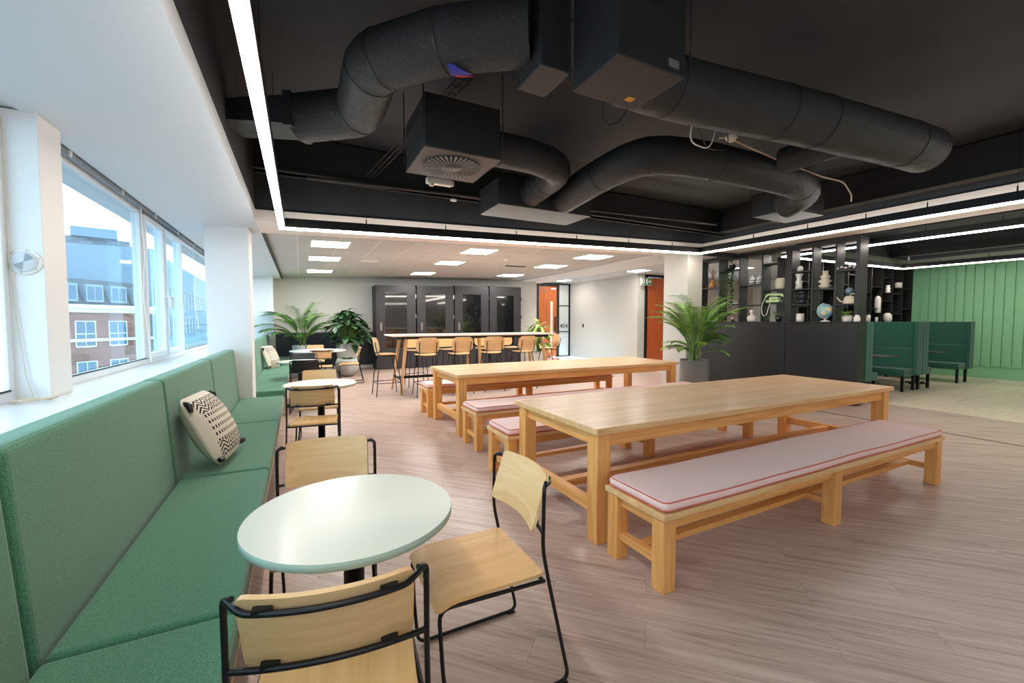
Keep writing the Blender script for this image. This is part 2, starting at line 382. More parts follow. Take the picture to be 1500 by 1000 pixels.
_o=bpy.data.objects.new('room_number_curve',cu); _me=bpy.data.meshes.new_from_object(_o); bpy.data.objects.remove(_o); o=bpy.data.objects.new('room_number',_me); COL.objects.link(o); o.location=(9.45,14.09,1.22); o.rotation_euler=(PI/2,0,0); tag(o,'black 404 room number on the glazed side panel beside the door','sign')
d=struct('door_2',B(10.13,10.27,.02,10.88,10.32,2.84),wood('door_veneer_red',lin(196,98,46),lin(164,72,30),2,.4,.8))
obj('door_frame',MB().box(10.05,10.25,0,10.13,10.34,2.93).box(10.13,10.25,2.85,10.95,10.34,2.93).box(10.88,10.25,0,10.95,10.34,2.85),BLACKM,d)
# light switch
t=thing('light_switch','small black switch plate on the corridor wall beside room 404','switch',(9.745,13.2,1.25)); obj('plate',B(-.008,-.04,-.07,0,.04,.07),BLACKM,t); obj('rocker',B(-.013,-.02,-.03,-.008,.02,.03),CHROME,t)
# exit sign
t=thing('exit_sign','green and white emergency exit sign hanging by the red-brown door','sign',(9.93,10.1,2.68))
obj('housing',B(-.23,0,-.115,.23,.04,.115),WHITEC,t,.004)
obj('pictogram_panel',B(-.215,-.004,-.1,.215,0,.1),mat('exit_green',lin(16,92,56),.5),t)
for _a,_b in((-.2,-.09),(-.02,.055)): obj('doorway_mark',MB().box(_a,-.008,-.07,_b,-.004,.07),WHITEC,t)
for _x,_f in((-.145,1),(.02,.9)):
    m=MB(); m.box(_x-.02*_f,-.011,-.02,_x+.016*_f,-.008,.03); m.beam((_x,-.01,-.01),(_x-.032*_f,-.01,-.058),.004,.014*_f); m.beam((_x+.01,-.01,-.01),(_x+.03*_f,-.01,-.055),.004,.014*_f); m.box(_x-.01,-.011,.03,_x+.01,-.008,.056)
    obj('running_figure',m,bpy.data.materials['exit_green'],t)
m=MB(); m.box(.07,-.008,-.013,.15,-.004,.013); m.beam((.19,-.006,0),(.13,-.006,.055),.004,.026); m.beam((.19,-.006,0),(.13,-.006,-.055),.004,.026); obj('arrow',m,WHITEC,t)
# green batten wall
g=MB().box(15.20,-5.9,0,15.3,5.8,2.86); 
for k in range(70):
    y=-5.8+k*.17
    if y<5.25: g.box(15.17,y,.30,15.20,y+.145,2.84)
struct('wall_green',g,GREENW)
struct('ceiling_bulkhead_booths',MB().box(14.3,-6,2.86,15.3,5.2,3.0).box(8.22,5.2,2.86,15.3,6.3,3.0),mat('bulk_olive',lin(120,122,108),.7))
struct('trim_7',MB().box(14.32,-6,3.0,14.35,5.2,3.42).box(8.22,5.23,3.0,14.3,5.26,3.42),CEILB)
struct('trim_8',MB().box(-.4,5.2,3.0,7.1,5.3,3.4).box(-.4,5.15,3.0,7.1,5.35,3.02).box(6.8,-5,3.02,6.9,5.1,3.4).box(6.75,-5,3.0,6.95,5.1,3.02),BLACKP)
struct('trim_9',MB().box(13.3,-5,3.0,13.5,5.2,3.2).box(9.6,-5,3.05,9.7,5.2,3.4),BLACKP)
struct('window_5',MB().box(11.3,10.22,.9,12.6,10.28,2.3),mat('far_window_glow',lin(190,225,240),.3,emit=(.6,.85,1,1),es=1.2))  # solid pane that glows by itself, standing in for daylight behind it
# ------------------------------------------------------------------ linear LED lights
def led(name,label,segs,wires):
    t=thing(name,label,'light',(0,0,0))
    pr=MB(); df=MB()
    for (a,b,horiz) in segs:
        (x0,y0,z0),(x1,y1,z1)=a,b
        if horiz=='y': xs=(x0-.032,x0+.032); prv=[(xs[0],y0),(xs[1],y0),(xs[1]+(x1-x0),y1),(xs[0]+(x1-x0),y1)]; zz=[z0,z0,z1,z1]; dv=[(x0-.027,y0+.005),(x0+.027,y0+.005),(x1+.027,y1-.005),(x1-.027,y1-.005)]
        else: prv=[(x0,y0-.032),(x1,y1-.032),(x1,y1+.032),(x0,y0+.032)]; zz=[z0,z1,z1,z0]; dv=[(x0+.005,y0-.027),(x1-.005,y1-.027),(x1-.005,y1+.027),(x0+.005,y0+.027)]
        fc=[(0,3,2,1),(4,5,6,7),(0,1,5,4),(1,2,6,5),(2,3,7,6),(3,0,4,7)]
        pr.add([(p[0],p[1],z) for p,z in zip(prv,zz)]+[(p[0],p[1],z+.1) for p,z in zip(prv,zz)],fc)
        df.add([(p[0],p[1],z-.02) for p,z in zip(dv,zz)]+[(p[0],p[1],z) for p,z in zip(dv,zz)],fc)
    obj('profile',pr,BLACKM,t); obj('diffuser',df,LEDM,t)
    for (x,y,z) in wires: obj('suspension_wire',MB().tube([(x,y,z+.1),(x,y,3.42)],.0022,5).lathe([(.007,0),(.007,.05),(.003,.06)],(x,y,z+.1),8),BLACKM,t)
    return t
zl=lambda x:2.455+.031*min(x,7)
led('linear_light','long white linear light loop hung under the black ceiling over the benches',
 [((-.155,-4.2,zl(0)),(-.155,5.43,zl(0)),'y'),((-.12,5.40,zl(0)),(6.60,5.40,zl(6.6)),'x'),((7.0,-4.2,zl(7)),(6.60,5.37,zl(6.6)),'y'),((-.12,-4.2,zl(0)),(6.97,-4.2,zl(7)),'x')],
 [(-.155,y,zl(0)) for y in(1.2,2.6,4.0,5.3)]+[(x,5.4,zl(x)) for x in(.75,1.75,2.8,3.85,4.9,5.9)]+[(6.6+.04*(5.4-y),y,zl(6.8)) for y in(4.4,3.6,2.9,2.3,1.6)])
led('linear_light','white linear light loop hung over the green booths',
 [((8.9,-4.2,2.70),(8.62,5.05,2.70),'y'),((8.6,5.08,2.70),(13.63,5.08,2.74),'x'),((14.05,-4.2,2.74),(13.6,5.05,2.74),'y')],
 [(8.85-.03*y,y,2.7) for y in(2.2,3.0,3.9,4.6)]+[(x,5.08,2.72) for x in(9.6,10.6,11.6,12.6)]+[(13.85-.048*y,y,2.74) for y in(4.4,3.6,2.9,2.3)])
# panel lights
def panel_light(x,y,lab,w=.6,b=2.66):
    t=thing('ceiling_light',lab,'light',(x+w/2,y+.3,CZ(x+w/2,b)),0,'square panel lights in the tiled ceiling')
    t.rotation_euler=(0,-.03,0)
    obj('diffuser',B(-w/2+.02,-.28,-.006,w/2-.02,.28,-.001),PANELM,t)
    obj('frame',MB().box(-w/2,-.3,-.008,w/2,-.28,-.001).box(-w/2,.28,-.008,w/2,.3,-.001).box(-w/2,-.28,-.008,-w/2+.02,.28,-.001).box(w/2-.02,-.28,-.008,w/2,.28,-.001),WHITEC,t)
cols=['left','second','third']; rows=['nearest','middle','farthest']
for ci,x in enumerate((.18,2.82,5.5)):
    for ri,y in enumerate((7.28,9.05,11.4)):
        panel_light(x,y,f'{rows[ri]} square panel light in the {cols[ci]} row of the tiled ceiling',.6 if ci<2 else .72)
panel_light(8.95,9.35,'square panel light in the corridor ceiling beside the exit sign',.8,2.68)
panel_light(8.7,12.9,'farthest panel light in the corridor ceiling near room 404',.6,2.68)
panel_light(11.2,7.6,'panel light behind the black shelf unit',.6,2.68)
for (x,y,lab) in((1.35,9.4,'round white ceiling vent between the panel lights'),):
    t=thing('ceiling_vent',lab,'vent',(x,y,CZ(x,2.66))); obj('vent_ring',MB().lathe([(.2,0),(.2,-.012),(.16,-.02),(0,-.016)],(0,0,0),28),WHITEC,t); obj('vent_core',MB().lathe([(.1,-.018),(.08,-.035),(0,-.035)],(0,0,0),24),WHITEC,t)
for i,(x,y,lab) in enumerate([(4.1,8.4,'small white smoke detector in the tiled ceiling between panel lights'),(8.0,11.0,'small white smoke detector on the plaster ceiling strip')]):
    t=thing('smoke_detector',lab,'smoke detector',(x,y,CZ(x,2.66 if i==0 else 2.62))); obj('base',MB().lathe([(.06,0),(.06,-.02),(.04,-.045),(0,-.045)],(0,0,0),20),WHITEC,t)
t=thing('ceiling_grille','dark rectangular air grille beside a panel light','grille',(4.9,9.5,CZ(4.9,2.66))); obj('grille_frame',MB().box(-.3,-.1,-.01,.3,.1,0),BULK,t)
for k in range(6): obj('slat',B(-.28,-.09+k*.03,-.014,.28,-.08+k*.03,-.01),BLACKP,t)
t=thing('downlight','small round recessed downlight washing the corridor wall near room 404','light',(9.35,12.6,CZ(9.35,2.68)))
obj('trim_ring',MB().lathe([(.055,0),(.055,-.006),(.04,-.006),(.04,0)],(0,0,0),20),WHITEC,t); obj('lens',MB().lathe([(.04,-.002),(0,-.002)],(0,0,0),20),PANELM,t)
_l=bpy.data.lights.new('downlight_lamp','SPOT'); _l.energy=90; _l.spot_size=1.5; _l.spot_blend=.7; _l.color=(1,.93,.85); _l.shadow_soft_size=.04
_o=bpy.data.objects.new('downlight_lamp',_l); COL.objects.link(_o); _o.location=(9.35,12.6,CZ(9.35,2.68)-.02); _o.rotation_euler=(0,.45,0)
# ------------------------------------------------------------------ ducts and boxes
def duct(label,path,r,bands,n=20,fil=.2,sub=None):
    P=fillet(path,fil,7); mn=Vector(path[0])
    t=thing('ventilation_duct',label,'duct',(0,0,0))
    obj('insulated_tube',MB().tube(P,r,n),DUCTM,t)
    if len(P)<4: P=[P[0].lerp(P[-1],q/6) for q in range(7)]
    L_=len(P)
    for k in bands:
        i=max(1,min(L_-2,int(k*(L_-1)))); p=P[i]; d_=(P[i+1]-P[i-1]).normalized()
        obj('clamp_band',MB().tube([p-d_*.008,p+d_*.008],r*1.02,n),DUCTB,t)
    return t
def cbox(name,label,x0,y0,z0,x1,y1,z1,rods=True):
    t=thing(name,label,'ventilation unit',((x0+x1)/2,(y0+y1)/2,z0)); hx,hy=(x1-x0)/2,(y1-y0)/2
    obj('casing',MB().box(-hx,-hy,0,hx,hy,z1-z0),DUCTB,t,.006)
    obj('flange',MB().box(-hx-.008,-hy-.008,(z1-z0)*.62,hx+.008,hy+.008,(z1-z0)*.62+.012),DUCTB,t)
    if rods:
        for a in(-1,1):
            for c in(-1,1): obj('hanging_rod',MB().tube([(a*(hx+.015),c*(hy+.015),.05),(a*(hx+.015),c*(hy+.015),3.42-z0)],.005,6),DUCTB,t)
    return t
t=duct('large wrapped black duct bending towards the linear light',[(.03,3.62,2.93),(.43,3.36,2.95),(.44,2.74,2.98),(.78,2.38,3.0),(1.18,2.1,3.0)],.168,[.2,.4,.6,.8],24,.10)
def sticker(mb,p,ax,r,a0,a1,l0,l1):   # curved patch on a duct surface
    ax=Vector(ax).normalized(); s_=ax.cross(Vector((0,0,1))).normalized(); up=s_.cross(ax); vs=[]
    for i in range(7):
        a=a0+(a1-a0)*i/6; n_=s_*math.cos(a)+up*math.sin(a)
        vs+= [Vector(p)+n_*r+ax*l0, Vector(p)+n_*r+ax*(l0+(l1-l0)*(1-i/8))]
    return mb.add(vs,[(2*i,2*i+1,2*i+3,2*i+2) for i in range(6)],True)
axd=(.46,-.28,0)
obj('blue_sticker',sticker(MB(),(.80,2.365,2.998),axd,.178,-1.75,-1.2,-.0,.13),BLUEM,t); obj('red_sticker',sticker(MB(),(.80,2.365,2.998),axd,.178,-2.0,-1.75,.02,.16),REDM,t)
t=thing('flat_duct','flat rectangular black duct passing under the linear light','duct',(0,0,0))
obj('duct_body',MB().beam((-.43,3.86,2.93),(.03,3.62,2.93),.32,.14,.3,.2),DUCTB,t); obj('duct_collar',MB().beam((-.0,3.635,2.93),(.05,3.61,2.93),.34,.24),DUCTB,t)
cbox('air_plenum','small black duct box between the duct and the large box',1.17,1.97,2.76,1.36,2.25,3.2)
t=cbox('fan_coil_unit','largest black ceiling box with a yellow label underneath',1.36,1.58,2.65,1.80,1.95,3.25)
obj('yellow_label',B(.08,.08,-.002,.13,.12,0),YELM,t); obj('rating_label',B(.10,-.187,.03,.17,-.185,.07),LABM,t)
t2=thing('cable_coil','thin black cable looping under the large ceiling box','cable'); bpy.data.objects.remove(t2)
tag(obj('cable_loop',MB().tube([(1.60,1.98,2.70),(1.62,2.03,2.60),(1.68,2.03,2.57),(1.74,2.01,2.60),(1.78,1.97,2.68)],.004,6),BLACKM),'thin black cable looping under the large ceiling box','cable')
t=thing('junction_box','small control box with white labels on the largest ceiling box','control box',(1.56,1.55,3.0)); obj('enclosure',B(-.06,-.04,-.05,.06,.029,.06),BLACKP,t); obj('label_plate',B(-.03,-.042,-.03,.03,-.04,.03),WHITEC,t); obj('gland',MB().tube([(.06,0,0),(.09,0,0)],.014,8),WHITEC,t); obj('side_stripe',B(-.063,-.04,-.05,-.06,.02,.06),YELM,t)
duct('long straight black duct running right from the large box',[(1.8,2.08,2.95),(2.3,2.08,2.95),(3.4,1.93,2.95),(4.7,1.80,2.95),(5.1,1.78,2.95)],.19,[.15,.4,.62,.85],24,.3)
tag(obj('sticker',sticker(MB(),(4.55,1.80,2.95),(1,-.09,0),.199,-2.4,-2.1,0,.16),REDM),'small red sticker under the right end of the long straight duct','sticker')
t=cbox('air_diffuser','square black ceiling box with a round swirl grille below',.88,3.2,2.74,1.51,3.82,3.14)
obj('grille_plate',B(-.32,-.315,-.012,.32,.315,0),mat('grille_grey',lin(74,70,69),.5),t)
obj('dark_disc',MB().lathe([(.25,-.0125),(.25,-.0145),(0,-.0145)],(0,0,0),40),BLACKP,t)  # flat black disc added for contrast, darkens the gaps between the blades
for k in range(36):
    a=2*PI*k/36; c,s_=math.cos(a),math.sin(a)
    obj('blade',MB().beam((.08*c,.08*s_,-.020),(.248*c,.248*s_,-.020),.006,.008,.022,.008),mat('blade_dark',lin(104,102,100),.5) if k==0 else bpy.data.materials['blade_dark'],t)
obj('grille_hub',MB().lathe([(.085,-.0145),(.085,-.026),(0,-.026)],(0,0,0),24),bpy.data.materials['grille_grey'],t)
duct('short black duct from the swirl grille box to the low box',[(1.51,3.5,2.95),(1.95,3.52,2.96),(2.42,3.62,2.95),(2.46,4.1,2.92),(2.42,4.32,2.9)],[.16]*40,[.3,.7],20,.28) if False else duct('short black duct from the swirl grille box to the low box',[(1.51,3.5,2.95),(2.0,3.52,2.96),(2.42,3.66,2.95),(2.44,4.1,2.92),(2.42,4.32,2.88)],.15,[.35,.7,.85],20,.28)
cbox('air_plenum','long low black duct box fed by two round ducts',2.02,4.32,2.72,3.3,4.88,3.02)
duct('black duct looping from the low box across to the right',[(2.88,4.32,2.88),(2.84,3.6,2.93),(2.88,2.98,2.95),(3.4,2.86,2.96),(4.3,2.82,2.96),(5.0,2.82,2.96),(5.5,3.0,2.95),(5.62,3.3,2.9)],.17,[.12,.28,.5,.8],20,.35)
cbox('air_plenum','black duct box at the right end of the looping duct',5.55,3.2,2.82,6.3,3.7,3.12)
duct('short black duct stub behind the long straight duct',[(4.2,2.0,2.95),(4.2,2.5,2.95)],.12,[.5])
# cable trays, conduit, ceiling bits
t=thing('cable_tray','black wire cable tray running under the ceiling behind the swirl grille box','cable tray',(0,0,0))
for dx in(-.05,0,.05): obj('tray_wire',MB().tube([(.75+dx,5.15,3.05),(1.30+dx,2.3,3.3)],.004,5),BLACKM,t)
for k in range(30): f=k/29; obj('cross_wire',MB().tube([(.70+.55*f,5.15-2.85*f,3.05+.25*f),(.80+.55*f,5.15-2.85*f,3.05+.25*f)],.003,4),BLACKM,t)
t=thing('cable_tray','dark pipe run along the back edge of the black ceiling','pipe',(0,0,0)); obj('pipe',MB().tube([(.1,5.0,2.92),(6.4,4.9,3.06)],.022,8),BLACKP,t); obj('pipe_clip',MB().box(3.3,4.93,2.95,3.36,5.0,3.42),BLACKP,t)
t=thing('smoke_detector','white smoke detector on the black ceiling with pale conduit','smoke detector',(3.36,2.45,2.98))
obj('base',MB().lathe([(.05,.04),(.05,0),(.035,-.02),(.02,-.03),(0,-.03)],(0,0,0),20),WHITEC,t); obj('mounting_stem',MB().tube([(0,0,.04),(0,0,.44)],.006,6),BLACKM,t); obj('bracket_arm',MB().tube([(-.05,0,.0),(-.13,.02,-.02),(-.05,.03,.03)],.006,6),WHITEC,t)
tag(obj('conduit',MB().tube(fillet([(3.40,2.45,2.97),(4.3,2.6,3.0),(5.3,2.72,3.03),(5.7,2.7,3.03),(6.0,2.75,2.93),(6.1,2.8,2.88)],.1),.008,6),IVORY),'pale cable run crossing the black ceiling from the smoke detector','cable')
tag(obj('cable_loop',MB().tube(fillet([(2.62,2.22,2.90),(2.62,2.26,2.74),(2.85,2.26,2.72),(2.9,2.24,2.9)],.08),.005,6),WHITEC),'white cable loop dangling from the long straight duct','cable')
tag(obj('cable_loop',MB().tube(fillet([(2.68,2.25,2.89),(2.95,2.36,2.78),(3.2,2.36,2.82),(3.22,2.4,3.42)],.08),.004,6),BLACKM),'black cable sagging beside the white cable loop','cable')
t=thing('emergency_light','white emergency light block hanging behind the swirl grille box','light',(1.28,4.15,2.80)); obj('light_body',MB().box(-.13,-.03,-.03,.13,.04,.03),WHITEC,t,.01); obj('lens',MB().lathe([(.03,0),(.025,-.02),(0,-.025)],(-.08,0,-.03),16),IVORY,t); obj('end_cap',B(.13,-.02,-.02,.15,.03,.02),IVORY,t); obj('hanger',MB().tube([(0,0,.03),(0,0,.6)],.004,5),BLACKM,t)
t=thing('pendant_sensor','round white sensor dangling beside the emergency light','sensor',(1.55,4.5,2.75)); obj('disc',MB().lathe([(.035,0),(.035,-.015),(0,-.02)],(0,0,0),18),WHITEC,t); obj('lead',MB().tube([(0,0,0),(-.02,-.02,.12),(-.1,-.15,.2),(-.1,-.15,.67)],.004,5),BLACKM,t)
# ------------------------------------------------------------------ banquettes
def banquette(mods,y0,label_fn):
    out=[]
    for i,(a,b) in enumerate(mods):
        t=thing('banquette',label_fn[i],'bench seat',(-.45,a,0),0,'green upholstered banquette modules along the windows'); w=b-a
        obj('seat',MB().box(-.22,.004,.33,.25,w-.004,.45),GREENF,t,.022,4)
        m=MB(); th=.115; lean=.05
        v=[(-.34,.003,.34),(-.34+th,.003,.34),(-.34+th,w-.003,.34),(-.34,w-.003,.34),(-.34-lean,.003,1.06),(-.34-lean+th,.003,1.06),(-.34-lean+th,w-.003,1.06),(-.34-lean,w-.003,1.06)]
        m.add(v,[(0,3,2,1),(4,5,6,7),(0,1,5,4),(1,2,6,5),(2,3,7,6),(3,0,4,7)])
        obj('backrest',m,GREENF,t,.03,4)
        obj('seat_trim',MB().box(-.2,.004,.305,.246,w-.004,.33),W_PLY,t)
        obj('plinth',MB().box(-.3,.01,0,.14,w-.01,.305),BLACKP,t)
        out.append(t)
    return out
banquette([(.08,1.61),(1.61,3.13),(3.13,4.63),(4.63,6.15)],0,['nearest green banquette module, cut off by the photo\'s lower left corner','green banquette module beside the nearest round table','green banquette module holding the nearer patterned cushion','green banquette module ending at the white column'])
banquette([(6.62,8.7),(8.7,10.75),(10.75,12.6)],0,['green banquette module just past the white column','green banquette module holding the farther patterned cushion','farthest green banquette module, near the feathery palm'])
tag(obj('corner_bench',MB().box(-.59,12.61,.0,-.2,13.30,.44),GREENF,None,.02,3),'plain green corner bench block against the dark dado','bench seat')
# cushions
CUSH=mat('cushion_weave',lin(226,216,200),.95); N,L,b=nodes(CUSH)
v=coords(N,L)
def bands():
    sep=N.new('ShaderNodeSeparateXYZ'); L.new(v,sep.inputs[0])
    def math_(op,a,b_=None):
        n=N.new('ShaderNodeMath'); n.operation=op
        for i,q in enumerate((a,b_)):
            if q is None: continue
            if isinstance(q,(int,float)): n.inputs[i].default_value=q
            else: L.new(q,n.inputs[i])
        return n.outputs[0]
    X,Z=sep.outputs[0],sep.outputs[2]
    row=math_('PINGPONG',math_('MULTIPLY',math_('ADD',Z,5),1),.022)
    band=math_('GREATER_THAN',row,.0115)
    dash=math_('GREATER_THAN',math_('SINE',math_('MULTIPLY',X,300)),.1)
    zig=math_('PINGPONG',math_('ADD',X,5),.035); dia=math_('SINE',math_('MULTIPLY',math_('ADD',zig,Z),230)); dz=math_('GREATER_THAN',dia,.15)
    azz=math_('ABSOLUTE',Z); inner=math_('LESS_THAN',azz,.10)
    core=math_('ADD',math_('MULTIPLY',inner,math_('MULTIPLY',band,dash)),math_('MULTIPLY',math_('SUBTRACT',1,inner),dz))
    edge=math_('LESS_THAN',math_('ABSOLUTE',X),.2); front=math_('LESS_THAN',sep.outputs[1],.0); ez=math_('LESS_THAN',azz,.2)
    return math_('MULTIPLY',math_('MULTIPLY',core,edge),math_('MULTIPLY',front,ez))
L.new(mixc(N,L,bands(),lin(226,216,200),lin(34,32,34)),b.inputs['Base Color'])
def cushion(loc,rot,lab):
    t=thing('cushion',lab,'cushion',loc); t.rotation_euler=rot
    surf=lambda a,b_:((a,0,b_),(0,-1,0))
    obj('cushion_cover',MB().panel(.475,.475,.05,.1,surf,24,20,lambda u,vv:.21*max(.012,(1-abs(u)**2.6))**.62*max(.012,(1-abs(vv)**2.6))**.62),CUSH,t)
    for i,(x,z,dx,dz) in enumerate([(-.215,.215,-.03,-.075),(.215,.215,.02,-.05),(-.215,-.215,-.05,.02),(.215,-.215,.075,.01)]):
        obj('tassel',MB().tube([(x,-.01,z),(x+dx*.2,-.02,z+dz*.2),(x+dx*.5,-.035,z+dz*.5),(x+dx,-.03,z+dz)],[.005,.016,.02,.012],10),CERB,t)
    return t
cushion((-.545,3.42,.70),(math.radians(-25),0,math.radians(83)),'black and cream patterned cushion nearest the camera with black tassels')
cushion((-.545,9.95,.675),(math.radians(-20),0,math.radians(68)),'farther patterned cushion on the banquette past the column')
# ------------------------------------------------------------------ side chairs (local: faces +Y)
def backsurf(z0,tilt,k,y0): 
    def f(a,b_):
        y=y0+k*a*a-b_*tilt; n=Vector((-2*k*a,1,tilt)).normalized(); return ((a,y,z0+b_),n)
    return f
def side_chair(name,label,cat,mw,mseat,group=None):
    t=thing(name,label,cat,(0,0,0),0,group)
    f=MB(); r=.0075
    for s in(-1,1):
        path=[(s*.20,-.215,.795),(s*.222,-.195,.785),(s*.222,-.19,.55),(s*.222,-.215,.43),(s*.222,-.31,.009),(s*.222,.17,.009),(s*.20,.19,.2),(s*.19,.2,.425),(s*.215,-.2,.428)]
        f.tube(fillet(path,.045,5),r,8)
    top=[(-.22,-.197,.755),(-.222,-.195,.79),(-.19,-.235,.785)]+[( -.17+.34*i/12, -.252-.028*(1-((i-6)/6)**2), .78) for i in range(13)]+[(.19,-.235,.785),(.222,-.195,.79),(.22,-.197,.755)]
    f.tube(fillet(top,.02,3),r,8)
    f.tube([(-.222+.444*i/14,-.19-.03*(1-((i-7)/7)**2),.615) for i in range(15)],r,8)
    f.tube([(-.215,-.2,.425),(.215,-.2,.425)],r,8)
    obj('frame',f,BLACKM,t)
    obj('backrest',MB().panel(.375,.205,.018,.012,backsurf(.708,.33,1.05,-.236),14,6),mw,t)
    def ss(a,b_):
        d=max(0,b_-.13); z=.442-1.9*d*d*2.2; return ((a,b_,z),Vector((0,8.4*d,1)).normalized())
    obj('seat',MB().panel(.40,.42,.02,.013,ss,8,14),mseat,t)
    for s in(-1,1):
        for z,y in((.782,-.268),(.618,-.214)): obj('bracket',B(s*.13-.02,y,z-.004,s*.13+.02,y+.018,z+.01),BLACKM,t)
    for s in(-1,1): obj('foot_glide',B(s*.222-.009,-.3,0,s*.222+.009,-.26,.006),BLACKM,t)
    return t
R=math.radians
c0=side_chair('side_chair','black framed plywood chair nearest the camera, its back turned to us','chair',W_PLY,W_PLYY,'plywood chairs at the round tables')
c0.location=(.085,1.25,0); c0.rotation_euler=(0,0,R(-9))
def chair(x,y,deg,lab): return copy_tree(c0,(x,y,0),R(deg),lab)
chair(.60,1.53,90,'black framed plywood chair seen side-on to the right of the nearest round table')
chair(.09,2.05,174,'plywood chair facing the camera behind the nearest round table')
chair(.12,4.52,-7,'plywood chair with its back to us in front of the second round table')
chair(.19,5.38,176,'plywood chair facing the camera behind the second round table')
chair(.42,9.92,-4,'plywood chair with its back to us at the large far round table')
chair(.34,11.5,178,'plywood chair on the far side of the large far round table, only its back showing')
chair(1.0,10.28,86,'plywood chair side-on at the right of the large far round table')
k0=side_chair('side_chair','nearer of the two black-backed chairs beyond the second round table','chair',BLKCHAIR,BLKCHAIR,'all black chairs at the small round table')
k0.location=(.09,7.42,0); k0.rotation_euler=(0,0,R(-5))
copy_tree(k0,(.05,8.52,0),R(177),'farther of the two black-backed chairs beyond the second round table')
# ------------------------------------------------------------------ round tables
def round_table(x,y,r,lab,mt,me,z=.74):
    t=thing('round_table',lab,'table',(x,y,0),0,'round pedestal tables along the banquettes')
    obj('tabletop',MB().lathe([(r-.004,z-.003),(r-.001,z-.001),(0,z)],(0,0,0),72,False),mt,t)
    obj('table_edge',MB().lathe([(r-.002,z-.026),(r,z-.024),(r,z-.004),(r-.003,z-.002)],(0,0,0),72),me,t)
    obj('column',MB().lathe([(.035,.02),(.035,z-.04),(.12,z-.035),(.12,z-.027)],(0,0,0),20),BLACKM,t)
    obj('base',MB().lathe([(.22,0),(.22,.008),(.2,.015),(.04,.03),(0,.03)],(0,0,0),36),BLACKM,t)
round_table(.155,1.55,.343,'nearest round pale sage table with a black pedestal',SAGE,SAGEE)
round_table(.19,4.93,.36,'second round cream table from the camera',mat('cream_top',lin(226,220,204),.4),mat('cream_edge',lin(206,196,176),.5))
WT=mat('white_top',lin(214,216,216),.3)
round_table(-.01,7.9,.33,'small round pale green table by the two black chairs',SAGE,SAGEE)
round_table(.38,10.72,.6,'largest round white table, farthest from the camera',WT,WT)
# ------------------------------------------------------------------ refectory tables
def long_table(x0,y0,x1,y1,h,lab):
    t=thing('dining_table',lab,'table',((x0+x1)/2,(y0+y1)/2,0),0,'long solid oak tables'); hx,hy=(x1-x0)/2,(y1-y0)/2; L_=.105; ins=.03
    obj('tabletop',B(-hx,-hy,h-.042,hx,hy,h),W_OAK,t,.006,2)
    for sx in(-1,1):
        for sy in(-1,1): obj('leg',B(sx*(hx-ins),sy*(hy-ins),0,sx*(hx-ins-L_),sy*(hy-ins-L_),h-.043),W_OAKV,t,.004)
        obj('apron_end',B(sx*(hx-ins-.03),-(hy-ins-L_),h-.043-.09,sx*(hx-ins-.06),(hy-ins-L_),h-.043),W_OAKY,t,.002)
        obj('end_rail',B(sx*(hx-ins-.025),-(hy-ins-L_),.17,sx*(hx-ins-.08),(hy-ins-L_),.245),W_OAKY,t,.003)
    for sy in(-1,1): obj('apron_side',B(-(hx-ins-L_),sy*(hy-ins-.02),h-.043-.09,(hx-ins-L_),sy*(hy-ins-.05),h-.043),W_OAKX,t,.002)
    obj('centre_rail',B(-(hx-ins-.08),-.035,.18,(hx-ins-.08),.035,.235),W_OAKX,t,.003)
long_table(1.60,2.02,5.36,3.12,.745,'nearer long oak table in the middle of the room')
long_table(1.67,4.76,5.40,5.92,.76,'farther long oak table behind the nearer one')
